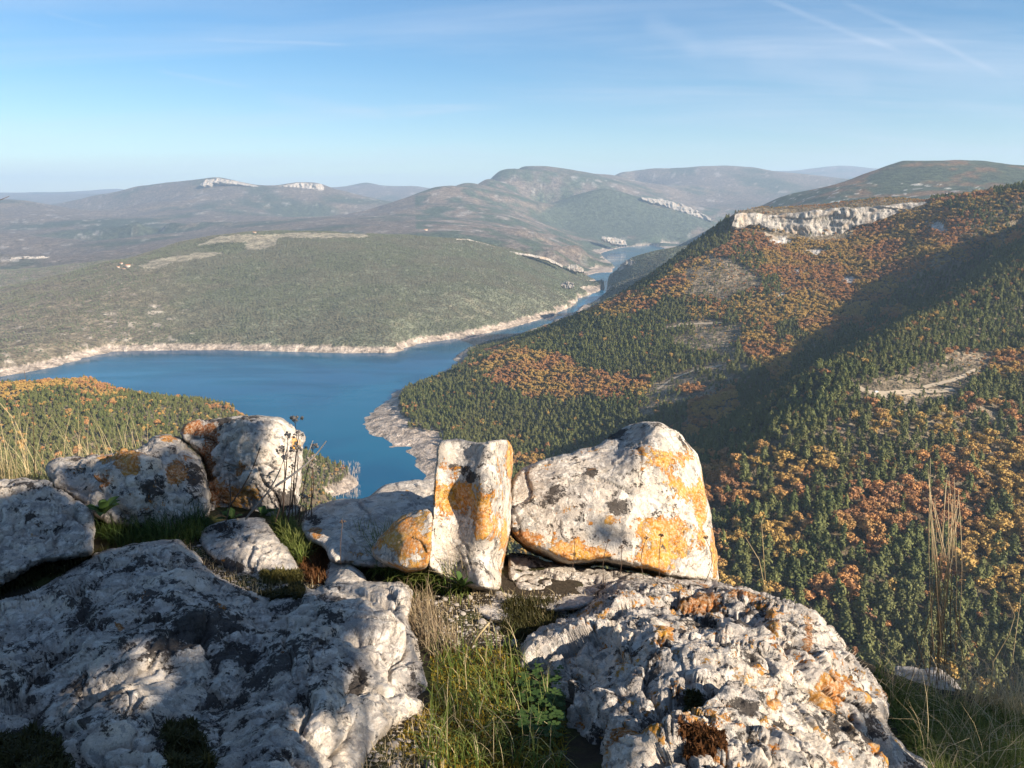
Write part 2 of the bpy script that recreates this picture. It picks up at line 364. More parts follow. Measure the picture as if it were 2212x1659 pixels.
# grey slope right of the channel (skyline 1345..1530)
crest([(1335, 590, 4050), (1345, 572, 4000), (1362, 558, 3950), (1400, 549, 3900), (1480, 541, 3850), (1560, 530, 3800)], behind=(1.15, 220), step=30)
for dx, dy, Y in ((1380, 600, 3300), (1450, 575, 3200), (1520, 560, 3100), (1340, 625, 3300)):
    cpt(dx, dy, Y)
# far lake
far_l = [(1242, 592), (1290, 586), (1335, 580), (1328, 572), (1300, 566), (1320, 562), (1290, 548), (1282, 543), (1340, 534), (1400, 533), (1435, 528)]
shore(far_l, step=20)
far_r = [(1345, 572), (1350, 562), (1375, 552), (1420, 541), (1400, 536), (1440, 533), (1490, 535)]
shore(far_r[2:], step=20)
for dx, dy in ((1330, 558), (1345, 550), (1340, 542), (1370, 540), (1385, 538), (1310, 592), (1328, 592), (1325, 598), (1315, 606), (1352, 556), (1368, 546), (1350, 563), (1395, 537)):
    a, s = ray(dx, dy); CT.append((a, math.log(LAKE / s), LAKE - 22))
for dx, dy, Y in ((1280, 575, 5200), (1250, 560, 5400), (1270, 590, 4700), (1350, 526, 7750), (1430, 524, 7750), (1500, 528, 7700)):
    cpt(dx, dy, Y)
for a in (-1.1, -.8, 0, .8, 1.1): CT.append((a, math.log(36000), -300)); CT.append((a, math.log(30000), -200))
CT = np.array(CT)
_, _ui = np.unique(np.round(CT[:, :2], 3), axis=0, return_index=True); CT = CT[_ui]
BW = 1.4
A1 = np.concatenate([np.linspace(-1.0, -.70, 40)[:-1], np.linspace(-.70, .72, 680), np.linspace(.72, 1.05, 44)[1:]])
Y1 = np.concatenate([np.geomspace(5.5, 420, 60)[:-1], np.geomspace(420, 5200, 500)[:-1], np.geomspace(5200, 36000, 210)])
AA, YY = np.meshgrid(A1, Y1)
_q = np.stack([AA.ravel(), np.log(YY.ravel()) * BW], 1)
HH = interp(np.stack([CT[:, 0], CT[:, 1] * BW], 1), CT[:, 2], _q, c=.006).reshape(AA.shape)
XX = AA * YY
amp = np.clip((HH - LAKE - 4) / 70, 0, 1)
nz = np.zeros(AA.shape)
for lam, sd in ((38, 0), (90, 5), (210, 9), (480, 13), (1100, 17), (2500, 21)):
    g = sstep(.012, .03, lam / YY) * (1 - sstep(.16, .4, lam / YY))
    n_ = perlin(xyz(XX / lam + sd, YY / lam, sd)).reshape(AA.shape)
    r_ = 1 - 2 * np.abs(perlin(xyz(XX / lam * 1.1 - sd, YY / lam * 1.1, sd + 50)).reshape(AA.shape))
    nz += g * lam * np.where(YY > 5000, .6, 1.) * (.018 * n_ + .014 * (r_ - .5))
HH = HH + nz * amp * np.where(YY < 420, 0, 1) + np.where((HH < LAKE + 30) & (YY < 2500), 1.5 * perlin(xyz(XX / 18, YY / 18, 3.3)).reshape(AA.shape), 0)
# the narrow arm of the lake, cut exactly, and dry land kept above the water beside it
ARM = np.zeros(AA.shape, bool)
for wpoly in ([(880, 760), (900, 748), (1000, 732), (1100, 709), (1180, 687), (1240, 660), (1249, 645), (1293, 630), (1305, 621), (1316, 617), (1306, 634), (1288, 648), (1240, 675), (1190, 698), (1130, 718), (1060, 736), (1012, 752), (990, 766), (960, 790), (900, 800)],
              [(1262, 596), (1290, 590), (1329, 587), (1328, 606), (1314, 622), (1303, 622), (1286, 608)],
              [(1293, 549), (1318, 541), (1340, 535), (1402, 529), (1425, 533), (1440, 540), (1418, 545), (1366, 556), (1345, 572), (1333, 590), (1322, 590), (1326, 578), (1318, 566), (1305, 557)]):
    wa, ws_ = ray([p[0] for p in wpoly], [p[1] for p in wpoly]); ARM |= inpoly(AA, np.log(YY), np.stack([wa, np.log(LAKE / ws_)], 1))
beside = (AA > float(ray(985, 740)[0])) & (YY > 2150) & (YY < 9500) & ~ARM
HH = np.where(ARM, np.minimum(HH, LAKE - 7), np.where(beside, np.maximum(HH, LAKE + 2.5), HH))
LB = np.log(Y1)
def hgrid(G, a, Y):
    """bilinear look-up in a grid over (a, Y)"""
    a = np.asarray(a, float); Y = np.asarray(Y, float)
    i = np.clip(np.searchsorted(A1, a) - 1, 0, len(A1) - 2); j = np.clip(np.searchsorted(Y1, Y) - 1, 0, len(Y1) - 2)
    fa = np.clip((a - A1[i]) / (A1[i + 1] - A1[i]), 0, 1); fy = np.clip((Y - Y1[j]) / (Y1[j + 1] - Y1[j]), 0, 1)
    return (G[j, i] * (1 - fa) + G[j, i + 1] * fa) * (1 - fy) + (G[j + 1, i] * (1 - fa) + G[j + 1, i + 1] * fa) * fy
def height(x, y): return hgrid(HH, np.asarray(x) / np.asarray(y), y)
HORIZ = np.maximum.accumulate(np.where(YY > 30, HH / YY, -9), axis=0)      # what hides what, seen from the viewpoint
def hit(dx, dy):
    """where the line of sight through (dx, dy) first meets land or lake"""
    a, s = ray(dx, dy); Ys = np.geomspace(60, 34000, 4000); h = np.maximum(hgrid(HH, np.full(4000, a), Ys), LAKE)
    k = np.argmax(h > s * Ys); Y = Ys[k]; return np.array((a * Y, Y, max(h[k], LAKE)))
# ------------------------------------------------------------------ what grows where (read off the photograph)
DX, DY = unproj(XX, YY, HH)
def nzg(lam, sd, oct=3): return fbm(xyz(XX / lam + sd, YY / lam - sd, sd * .37), oct).reshape(AA.shape)
WOB = nzg(140, 3.1); WOB2 = nzg(45, 8.8)
wx, wy = DX + WOB * 55 + WOB2 * 22, DY + WOB2 * 30 + WOB * 22           # wobbled coordinates give ragged patch edges
def reg(polys, x=None, y=None):
    m = np.zeros(AA.shape, bool)
    for p in polys: m |= inpoly(wx if x is None else x, wy if y is None else y, p)
    return m
EAST = ((YY > 420) & (YY < 2250) & (AA > -.28)) | ((YY > 420) & (YY < 1700) & (AA > -.4) & (DX > 770))
WESTN = (YY > 420) & (YY < 1330) & (AA < -.16) & (DX < 800)
PEN = (YY > 1880) & (YY < 4500) & (AA < .26) & ~EAST
OAK = reg([[(1580, 480), (2010, 440), (2230, 410), (2700, 380), (2700, 480), (2212, 520), (2000, 612), (1850, 700), (1740, 770), (1690, 840), (1640, 800), (1590, 720), (1640, 640), (1600, 590), (1560, 560)],
           [(1225, 672), (1330, 640), (1480, 615), (1510, 640), (1380, 675), (1290, 690)], [(1480, 850), (1560, 830), (1600, 880), (1500, 960), (1470, 940)],
           [(1010, 800), (1090, 752), (1200, 762), (1250, 800), (1400, 815), (1430, 850), (1300, 862), (1150, 868), (1060, 820)],
           [(1530, 1010), (1640, 960), (1700, 985), (1800, 1020), (1900, 1060), (2010, 1010), (2100, 960), (2212, 930), (2700, 900), (2700, 1330), (2200, 1300), (2100, 1240), (1990, 1190), (1900, 1220), (1800, 1180), (1700, 1260), (1620, 1210), (1560, 1240)],
           [(2050, 770), (2212, 760), (2400, 760), (2400, 830), (2212, 820), (2100, 830)], [(1880, 700), (1950, 660), (1990, 700), (1900, 760)],
           [(1450, 590), (1560, 545), (1600, 560), (1500, 620), (1400, 660), (1380, 640)]]) & EAST
PINEP = reg([[(1540, 1110), (1800, 1060), (1830, 1100), (1700, 1130), (1560, 1170)], [(1900, 1180), (2000, 1150), (2080, 1200), (1980, 1260), (1900, 1240)],
             [(1685, 700), (1738, 695), (1745, 750), (1690, 752)], [(1990, 590), (2060, 560), (2080, 600), (1960, 660), (1900, 700), (1850, 730)]]) & EAST
MIXD = reg([[(1560, 560), (1640, 520), (1700, 640), (1600, 760), (1480, 700), (1500, 620)], [(2050, 450), (2300, 430), (2300, 500), (2100, 520)], [(1880, 900), (2212, 860), (2400, 860), (2400, 980), (2100, 960), (1900, 960)]]) & EAST
BARE = reg([[(1425, 718), (1500, 700), (1600, 700), (1610, 740), (1590, 775), (1500, 765), (1445, 742)], [(1840, 838), (1900, 815), (2030, 790), (2150, 760), (2160, 790), (2100, 835), (2060, 862), (1960, 870), (1900, 872), (1850, 856)],
            [(1360, 890), (1430, 850), (1600, 775), (1610, 790), (1460, 870), (1400, 905)], [(1490, 590), (1590, 560), (1640, 610), (1560, 650), (1480, 640)]]) & EAST
HOLES = [(1832, 605, 18, 9), (1800, 690, 14, 4), (1748, 688, 12, 4), (1680, 520, 26, 8), (1760, 545, 22, 7), (2020, 490, 22, 12), (1720, 585, 10, 5), (1690, 640, 14, 5), (1775, 500, 16, 8), (1770, 430, 8, 2)]
HOLE = np.zeros(AA.shape, bool)
for hx, hy, ha, hb in HOLES: HOLE |= (((DX + WOB2 * 25 - hx) / ha) ** 2 + ((DY + WOB2 * 8 - hy) / hb) ** 2 < 1) & EAST
west_oak = reg([[(-400, 780), (0, 800), (200, 800), (270, 830), (330, 850), (240, 870), (120, 845), (0, 870), (-400, 880)], [(440, 868), (520, 878), (540, 900), (470, 900)]]) & WESTN
FIELDS = reg([[(420, 533), (470, 510), (590, 506), (640, 502), (790, 504), (800, 512), (690, 514), (600, 514), (598, 530), (560, 540), (530, 541), (530, 522), (470, 525)],
              [(300, 575), (330, 562), (430, 546), (480, 545), (460, 556), (380, 566), (330, 582)], [(260, 548), (310, 545), (300, 554), (258, 556)]], DX + WOB2 * 14, DY + WOB2 * 4) & PEN
HEDGE = reg([[(425, 534), (470, 524), (528, 523), (530, 538), (470, 540)]], DX + WOB2 * 10, DY + WOB2 * 3) & PEN
scar = sstep(.0, .10, nzg(48, 21, 5) - .10 - .5 * np.clip(np.abs(DX - 290 - WOB * 160) / 200, 0, 2) ** 2 - .25 * sstep(700, 600, DY)) * PEN * (DY > 590)
scar2 = sstep(.24, .32, nzg(40, 41, 5)) * (DX < 200) * PEN * (DY > 690)
# height of the bare drawdown strip above the lake
strip = np.where(PEN, 15, np.where(EAST, 9, 12)) * (1 + .3 * WOB2) + np.where((DX > 780) & (DX < 960) & (DY > 860), 3, 0)
RB = inpoly(DX, DY, [(1000, 790), (1012, 752), (1060, 735), (1130, 720), (1200, 698), (1240, 680), (1290, 655), (1320, 630), (1338, 608), (1338, 570), (1700, 480), (1700, 800)]) & (YY > 1900) & (YY < 4600) & ~EAST
strip = np.where(PEN & (DX > 1150), 15, strip); strip = np.where(RB, 0, strip); strip = np.where(YY > 4500, 7, strip)
BAND = (HH < LAKE + strip)
# ground colour
C = np.zeros(AA.shape + (3,)); 
def setc(m, c, f=1.): 
    if m.dtype == bool: m = m.astype(float)
    global C; C = C * (1 - (m * f)[..., None]) + np.array(c) * (m * f)[..., None]
far = YY > 4500
setc(np.ones(AA.shape, bool), (.165, .130, .085))
n1, n2, n3 = nzg(900, 2.2, 4), nzg(260, 5.1, 4), nzg(2500, 7.7, 3)
setc(far, (.135, .110, .088)); setc(far * sstep(-.05, .25, n1 + .5 * n3), (.055, .070, .045), .85); setc(far * sstep(.05, .35, n2 - .4 * n3), (.19, .145, .105), .7)
setc(far * sstep(.28, .4, nzg(120, 77, 4) + .3 * n2), (.34, .31, .28), .55)
WM = (YY > 2600) & (YY < 5600) & (AA > .30) & ~EAST
setc(WM, (.055, .066, .036)); setc(WM * sstep(-.02, .25, n2 + .3 * nzg(90, 4.4)), (.17, .095, .045), .85); setc(WM * (nzg(60, 33, 4) > .26) * (DY > 395), (.42, .39, .35), .8)
CMN = (YY > 4500) & (YY < 10000) & (AA > -.12) & (AA < .32)
setc(CMN * sstep(.1, -.15, n2), (.060, .078, .048), .9)
DKH = reg([[(1150, 470), (1240, 420), (1300, 405), (1345, 412), (1400, 440), (1530, 478), (1480, 510), (1330, 512), (1200, 520), (1100, 500)]], DX, DY) & (YY > 7900) & (YY < 9200)
setc(DKH, (.070, .082, .056))
setc(PEN, (.125, .130, .088)); setc(PEN * sstep(520, 200, DX + WOB * 260), (.20, .155, .105), .75); setc(PEN * (WOB2 > .18), (.16, .14, .095), .5)
setc(FIELDS, (.27, .235, .165)); setc(HEDGE, (.09, .095, .06)); setc(np.maximum(scar, scar2), (.40, .34, .27), .8)
setc(PEN & (YY > 3400) & (DX > 1000), (.085, .10, .06), .6)
gn = nzg(9, 61, 3)
setc(BARE * sstep(-.1, .3, gn + .6 * WOB2), (.26, .20, .135), .9); setc(HOLE, (.46, .42, .37))
setc(EAST * (DY > 1050) * 1., (.085, .062, .035), .7); setc(inpoly(DX, DY, [(1440, 1010), (1520, 920), (1700, 830), (1850, 740), (2000, 655), (2212, 550), (2300, 620), (2100, 690), (1990, 730), (1900, 780), (1840, 810), (1800, 850), (1650, 915), (1500, 1010)]) & EAST, (.045, .05, .028), .9)  # gully ground darkened in its colour to deepen the cast shade
setc(BAND & (HH > LAKE - 30) & (YY > 400), (.37, .30, .235)); setc(BAND * sstep(-.1, .25, nzg(16, 91, 4)), (.30, .24, .19), .7); setc(BAND * sstep(.3, 1, np.sin((HH - LAKE) * 1.5 + 3 * WOB2)), (.46, .385, .315), .5)
nV, nA = AA.shape
idx = np.arange(nV * nA).reshape(nV, nA)
quads = np.stack([idx[:-1, :-1], idx[:-1, 1:], idx[1:, 1:], idx[1:, :-1]], -1).reshape(-1, 4)
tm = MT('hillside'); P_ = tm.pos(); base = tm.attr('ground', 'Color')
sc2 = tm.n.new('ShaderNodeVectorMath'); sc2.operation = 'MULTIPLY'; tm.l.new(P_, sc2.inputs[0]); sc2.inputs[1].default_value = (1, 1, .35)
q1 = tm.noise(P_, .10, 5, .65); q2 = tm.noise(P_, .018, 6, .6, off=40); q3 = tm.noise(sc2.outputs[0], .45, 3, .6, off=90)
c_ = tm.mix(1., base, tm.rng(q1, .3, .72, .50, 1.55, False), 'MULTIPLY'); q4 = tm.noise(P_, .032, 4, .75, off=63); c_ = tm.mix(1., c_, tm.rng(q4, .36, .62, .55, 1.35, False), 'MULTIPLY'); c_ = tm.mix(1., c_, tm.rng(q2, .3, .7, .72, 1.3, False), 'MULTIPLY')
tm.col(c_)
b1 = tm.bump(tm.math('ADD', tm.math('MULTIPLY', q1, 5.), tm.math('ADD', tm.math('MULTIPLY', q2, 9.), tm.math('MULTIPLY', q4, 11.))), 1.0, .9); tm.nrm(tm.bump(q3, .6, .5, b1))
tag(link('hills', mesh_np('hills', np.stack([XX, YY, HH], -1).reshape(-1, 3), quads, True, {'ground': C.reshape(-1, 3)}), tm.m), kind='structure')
# ------------------------------------------------------------------ lake
wm_ = MT('lake_water'); wp = wm_.pos()
wm_.b.inputs['Roughness'].default_value = .07; wm_.b.inputs['IOR'].default_value = 1.33; wm_.b.inputs['Specular IOR Level'].default_value = .25
wc = wm_.mix(wm_.rng(wm_.noise(wp, .0022, 3, .5, 1.0), .35, .65), (.0, .060, .132), (.0, .092, .168)); wm_.col(wc)
wst = wm_.n.new('ShaderNodeVectorMath'); wst.operation = 'MULTIPLY'; wm_.l.new(wp, wst.inputs[0]); wst.inputs[1].default_value = (.25, 1, 1); wm_.put(wm_.b.inputs['Roughness'], wm_.rng(wm_.noise(wst.outputs[0], .012, 4, .6, .8), .4, .6, .05, .22)); wm_.nrm(wm_.bump(wm_.math('ADD', wm_.noise(wp, .35, 4, .6), wm_.math('MULTIPLY', wm_.noise(wp, .05, 3), 2.)), .22, .35))
V = np.array([(-9000, 500, LAKE), (9000, 500, LAKE), (9000, 10500, LAKE), (-9000, 10500, LAKE)], float)
tag(link('lake', mesh_np('lake', V, np.array([[0, 1, 2, 3]]), False), wm_.m), kind='structure')
# ------------------------------------------------------------------ cliffs: thick, fluted rock faces standing out of the slope
cm_ = MT('pale_cliff_rock'); cp_ = cm_.pos()
st = cm_.n.new('ShaderNodeVectorMath'); st.operation = 'MULTIPLY'; cm_.l.new(cp_, st.inputs[0]); st.inputs[1].default_value = (1, 1, .28)
v1 = cm_.noise(st.outputs[0], .085, 8, .7, 1.2); v2 = cm_.noise(cp_, .035, 5, .6, off=30); v3 = cm_.noise(cp_, .25, 5, .65, off=70)
cc = cm_.mix(cm_.rng(v1, .38, .62), (.22, .20, .18), (.50, .45, .385)); cc = cm_.mix(cm_.rng(v2, .52, .66, 0, .6), cc, (.52, .37, .24)); cc = cm_.mix(cm_.rng(v3, .555, .64, 0, .9), cc, (.075, .08, .045))
cm_.col(cc); cm_.nrm(cm_.bump(v1, 7., .8, cm_.bump(v3, 2., .6)))
def cliff(top, bot, Ys, thick, rough, name='cliff', label=None, nu=160, nv=22):
    top, bot = np.array(top, float), np.array(bot, float); t = np.linspace(0, 1, nu)
    def along(a, n):
        L = np.concatenate([[0], np.cumsum(np.hypot(*np.diff(a[:, :2], axis=0).T))]); L /= L[-1]
        return np.stack([np.interp(n, L, a[:, k]) for k in range(a.shape[1])], 1)
    Tp, Bp = along(top, t), along(bot, t); Yt = np.interp(t, np.linspace(0, 1, len(Ys)), Ys)
    jag = perlin(xyz(t * 26, 0, 5.5)); Tp[:, 1] += jag * (Bp[:, 1] - Tp[:, 1]).clip(0, 30) * .16; Bp[:, 1] += perlin(xyz(t * 20, 4, 9.5)) * (Bp[:, 1] - Tp[:, 1]).clip(0, 40) * .35
    rows = []
    for v in np.linspace(0, 1, nv):
        dx = Tp[:, 0] * (1 - v) + Bp[:, 0] * v; dy = Tp[:, 1] * (1 - v) + Bp[:, 1] * v
        Y = Yt - thick * (.35 + .65 * v ** .7)
        a, s = ray(dx, dy); x0 = a * Y; z0 = s * Y
        k = thick / 14
        wr = perlin(xyz(x0 / (30 * k), z0 / (22 * k), 6.)) * 9 * k; f = fbm(xyz((x0 + wr) / (42 * k * rough), z0 / (70 * k), 3.), 4, .6) * 2.2 + np.abs(perlin(xyz((x0 + wr) / (75 * k), z0 / (200 * k), 8.))) * 1.6 + perlin(xyz(x0 / (6 * k), z0 / (7 * k), 1.)) * .3 + sstep(.0, .25, perlin(xyz(x0 / (80 * k), z0 / (11 * k), 2.))) * .5
        rows.append(np.stack([x0, Y + f * thick * .55 * math.sin(PI * min(1, .12 + v * .8)) ** .4, z0], 1))
    back_b = rows[-1] + (0, thick * 1.6, -thick * .6); back_t = rows[0] + (0, thick * 1.3, -1.0)
    G = np.stack([back_t] + rows + [back_b]); m = len(G)
    V = G.reshape(-1, 3); I = np.arange(m * nu).reshape(m, nu)
    F = np.stack([I[:-1, :-1], I[1:, :-1], I[1:, 1:], I[:-1, 1:]], -1).reshape(-1, 4)
    o = link(name, mesh_np(name, V, F, True), cm_.m); tag(o, kind='structure'); return o
cliff([(1588, 462), (1610, 459), (1650, 462), (1700, 462), (1770, 453), (1830, 450), (1900, 446), (1960, 439), (2003, 436)],
      [(1580, 492), (1610, 492), (1640, 478), (1665, 508), (1730, 512), (1790, 520), (1832, 512), (1850, 488), (1910, 470), (1960, 456), (2004, 438)], [2000, 2010, 1995, 1975, 1965, 1960, 1950, 1945], 24, 1.0, nu=420, nv=40)
cliff([(432, 398), (445, 388), (470, 385), (510, 392), (562, 403)], [(436, 403), (460, 396), (480, 394), (520, 399), (562, 405)], [10600, 10600, 10600], 90, 1, nu=90)
cliff([(590, 404), (610, 400), (640, 395), (690, 397), (699, 409)], [(592, 407), (620, 407), (645, 407), (685, 409), (700, 415)], [10600, 10600, 10600], 90, 1, nu=90)
cliff([(18, 557), (50, 555), (90, 556), (128, 562)], [(18, 562), (45, 578), (60, 566), (85, 580), (100, 570), (128, 565)], [4760, 4780], 40, 1, nu=90)
cliff([(1385, 426), (1430, 430), (1470, 440), (1505, 454), (1535, 472)], [(1388, 431), (1430, 443), (1470, 456), (1510, 470), (1536, 478)], [8780, 8720, 8620], 50, 1, nu=120)
cliff([(1336, 585), (1345, 570), (1362, 561), (1372, 566)], [(1334, 606), (1350, 604), (1366, 592), (1380, 578)], [3960, 3930, 3900], 30, 1, nu=70)
cliff([(985, 516), (1010, 516), (1040, 524), (1075, 535), (1110, 545), (1145, 549), (1180, 556), (1215, 572)], [(985, 518), (1010, 520), (1040, 528), (1075, 541), (1110, 549), (1150, 554), (1180, 562), (1216, 578)], [3780, 3900, 4000], 14, 1, nu=160, nv=10)
cliff([(1225, 572), (1245, 572), (1260, 580)], [(1226, 580), (1245, 586), (1262, 588)], [4200, 4200], 16, 1, nu=40, nv=10)
cliff([(1212, 612), (1225, 608), (1240, 612)], [(1212, 618), (1225, 624), (1240, 620)], [3500, 3480], 12, 1, nu=40, nv=10)
cliff([(1300, 510), (1330, 514), (1352, 520)], [(1300, 516), (1330, 528), (1354, 530)], [7200, 7200], 30, 1, nu=40, nv=10)
# ------------------------------------------------------------------ dirt tracks draped on the slopes
dt = MT('pale_dirt'); dt.col(dt.mix(dt.noise(dt.pos(), .4, 4), (.30, .235, .16), (.46, .38, .28)))
def track(pts, width):
    P = np.array([hit(x, y) for x, y in resample(pts, 6)]); P = P[np.concatenate([[True], np.abs(np.diff(P[:, 1])) < 60])]
    T = np.gradient(P, axis=0); T[:, 2] = 0; T /= np.linalg.norm(T, axis=1)[:, None] + 1e-9; S = np.stack([-T[:, 1], T[:, 0], T[:, 0] * 0], 1)
    rows = []
    for k in (-1, 0, 1):
        q = P + S * width * .5 * k * (1 + .25 * perlin(xyz(P[:, 0] / 20, P[:, 1] / 20, k))[:, None]); q[:, 2] = height(q[:, 0], q[:, 1]) + .6; rows.append(q)
    n = len(P); V = np.concatenate(rows); I = np.arange(3 * n).reshape(3, n); F = np.stack([I[:-1, :-1], I[1:, :-1], I[1:, 1:], I[:-1, 1:]], -1).reshape(-1, 4)
    tag(link('dirt_track', mesh_np('dirt_track', V, F), dt.m), kind='structure')
TRACKS = [([(1850, 835), (1868, 846), (1890, 851), (1925, 850), (1960, 848), (2010, 846), (2060, 842)], 7), ([(1885, 852), (1915, 858), (1945, 868), (1985, 880)], 5),
          ([(1995, 838), (2060, 822), (2110, 800)], 5), ([(1560, 790), (1500, 800), (1450, 820), (1420, 842)], 5), ([(1440, 708), (1500, 700), (1560, 698)], 4), ([(1650, 505), (1668, 512), (1680, 520)], 6)]
for t_ in TRACKS: track(t_[0], t_[1] * 1.3)
# ------------------------------------------------------------------ trees
def leafmat(name, cols, patch=.006, bright=(.75, 1.3)):
    m = MT(name); r = m.rand(); p = m.pos()
    a = m.mix(r, cols[0], cols[1]); b = m.mix(m.rng(m.noise(p, patch, 2, .5), .42, .58), a, cols[2]) if len(cols) > 2 else a
    m.col(m.mix(1., b, m.rng(m.noise(p, .9, 2, .6), .3, .7, *bright), 'MULTIPLY')); m.b.inputs['Roughness'].default_value = .8
    return m.m
M_pine = leafmat('pine_needles', ((.078, .095, .030), (.150, .152, .050), (.118, .120, .042)))
M_oak = leafmat('autumn_oak_leaves', ((.43, .205, .070), (.30, .155, .075), (.40, .255, .075)), .012)
M_scrub = leafmat('scrub_leaves', ((.105, .118, .072), (.165, .172, .110), (.150, .142, .100)))
M_bark = MT('bark'); M_bark.col((.16, .12, .09)); M_bark = M_bark.m
M_dead = MT('bleached_wood'); M_dead.col((.42, .36, .31)); M_dead = M_dead.m
def ico(sub):
    b = bmesh.new(); bmesh.ops.create_icosphere(b, subdivisions=sub, radius=1); V = np.array([v.co for v in b.verts]); F = np.array([[v.index for v in f.verts] for f in b.faces]); b.free(); return V, F
IC1, IC2 = ico(1), ico(2)
def cards(P, s, r, flat=.0):
    """little leaf sprays: one bent quad of size s at each point"""
    n = len(P); a = r.normal(size=(n, 3)); a /= np.linalg.norm(a, axis=1)[:, None]; b = np.cross(a, r.normal(size=(n, 3))); b /= np.linalg.norm(b, axis=1)[:, None]
    s = (s * r.uniform(.6, 1.4, n))[:, None]
    V = np.stack([P - a * s, P - b * s * .6, P + a * s, P + b * s * .6], 1).reshape(-1, 3); I = np.arange(4 * n).reshape(n, 4)
    return V, np.concatenate([I[:, [0, 1, 2]], I[:, [0, 2, 3]]])
def joinT(parts):
    Vs, Fs, o = [], [], 0
    for V, F in parts: Vs.append(V); Fs.append(F + o); o += len(V)
    return np.concatenate(Vs), np.concatenate(Fs)
def sprays(P, Nn, s, r):
    """leaf sprays that lie roughly across the outward direction Nn, so that they shade like a crown"""
    n = len(P); Nn = Nn + r.normal(0, .55, (n, 3)); Nn /= np.linalg.norm(Nn, axis=1)[:, None]; a = np.cross(Nn, r.normal(size=(n, 3))); a /= np.linalg.norm(a, axis=1)[:, None]; b = np.cross(Nn, a)
    s = (s * r.uniform(.55, 1.35, n))[:, None]; V = np.stack([P - a * s, P - b * s * .7 - Nn * s * .25, P + a * s, P + b * s * .7 + Nn * s * .2], 1).reshape(-1, 3); I = np.arange(4 * n).reshape(n, 4)
    return V, np.concatenate([I[:, [0, 1, 2]], I[:, [0, 2, 3]]])
def pine_crown(seed, H=12., rad=3.0):
    r = np.random.default_rng(seed); parts = []; skew = r.normal(0, .4, 2)
    V, F = IC1; h = (V[:, 2] + 1) / 2; prof = np.where(h < .2, h / .2, ((1 - h) / .8) ** .7)
    q = np.stack([V[:, 0], V[:, 1], V[:, 2] * 0], 1); q /= np.linalg.norm(q, axis=1)[:, None] + 1e-6
    W = q * (prof * rad * .5)[:, None]; W[:, 2] = H * (.3 + .64 * h); parts.append((W, F))
    k = 230; h = r.uniform(0, 1, k) ** 1.05; an = r.uniform(0, 2 * PI, k); lump = 1 + .3 * np.sin(an * 2 + seed + h * 9) + .2 * np.sin(an * 5 + h * 23)
    pr = np.where(h < .2, .5 + h * 2.5, ((1 - h) / .8) ** .62) * rad * r.uniform(.55, 1.12, k) * lump
    P = np.stack([np.cos(an) * pr + skew[0] * h, np.sin(an) * pr + skew[1] * h, H * (.22 + .78 * h) - .12 * pr], 1); parts.append(sprays(P, np.stack([np.cos(an), np.sin(an), an * 0 + .75], 1), .62, r))
    return joinT(parts)
def oak_crown(seed, H=9., rad=4.2):
    r = np.random.default_rng(seed); parts = []
    for i in range(7):
        an = r.uniform(0, 2 * PI); d = rad * r.uniform(.25, .66) * (i > 0); c = np.array([math.cos(an) * d, math.sin(an) * d, H * r.uniform(.48, .82)])
        V, F = IC1; s = rad * r.uniform(.30, .50); parts.append((V * s * .62 + c, F))
        k = 46; v = r.normal(size=(k, 3)); v /= np.linalg.norm(v, axis=1)[:, None]; parts.append(sprays(c + v * (s * r.uniform(.75, 1.25, k))[:, None] * (1, 1, .85), v, .55, r))
    return joinT(parts)
def bush(seed, rad=2.6, H=2.8):
    r = np.random.default_rng(seed); V, F = IC1; parts = [(V * (1 + .35 * perlin(V * 2 + seed))[:, None] * (rad * .8, rad * .8, H * .5) + (0, 0, H * .42), F)]
    v = r.normal(size=(26, 3)); v /= np.linalg.norm(v, axis=1)[:, None]; v[:, 2] = np.abs(v[:, 2]); parts.append(cards(v * (rad * .85, rad * .85, H * .6) + (0, 0, H * .35), .6, r)); return joinT(parts)
def tube(P, rad, n=5):
    P = np.asarray(P, float); m = len(P); T = np.gradient(P, axis=0); T /= np.linalg.norm(T, axis=1)[:, None] + 1e-9
    ref = np.where(np.abs(T[:, 2:3]) > .9, [[1., 0, 0]], [[0., 0, 1]]); A = np.cross(T, ref); A /= np.linalg.norm(A, axis=1)[:, None]; B = np.cross(T, A)
    an = np.arange(n) * 2 * PI / n; rad = np.broadcast_to(rad, m)
    V = (P[:, None] + (A[:, None] * np.cos(an)[None, :, None] + B[:, None] * np.sin(an)[None, :, None]) * rad[:, None, None]).reshape(-1, 3)
    I = np.arange(m * n).reshape(m, n); J = np.roll(I, -1, 1); a, b, c, d = I[:-1], J[:-1], J[1:], I[1:]
    F = np.concatenate([np.stack([a, b, c], -1).reshape(-1, 3), np.stack([a, c, d], -1).reshape(-1, 3)]); cap = [[I[-1, 0], I[-1, k], I[-1, k + 1]] for k in range(1, n - 1)] + [[I[0, 0], I[0, k + 1], I[0, k]] for k in range(1, n - 1)]
    return V, np.concatenate([F, np.array(cap)])
def trunk(seed, H, r0, limbs):
    r = np.random.default_rng(seed); parts = [tube([(0, 0, -1.), (r.normal() * .1, 0, H * .4), (r.normal() * .2, .1, H * .85)], (r0, r0 * .7, r0 * .25))]
    for i in range(limbs):
        a = r.uniform(0, 2 * PI); z = H * r.uniform(.3, .6); L = H * .28; parts.append(tube([(0, 0, z), (math.cos(a) * L * .5, math.sin(a) * L * .5, z + L * .35), (math.cos(a) * L, math.sin(a) * L, z + L * .6)], (r0 * .4, r0 * .3, r0 * .1), 4))
    return joinT(parts)
NVAR = 4
CR, TK = {}, {}
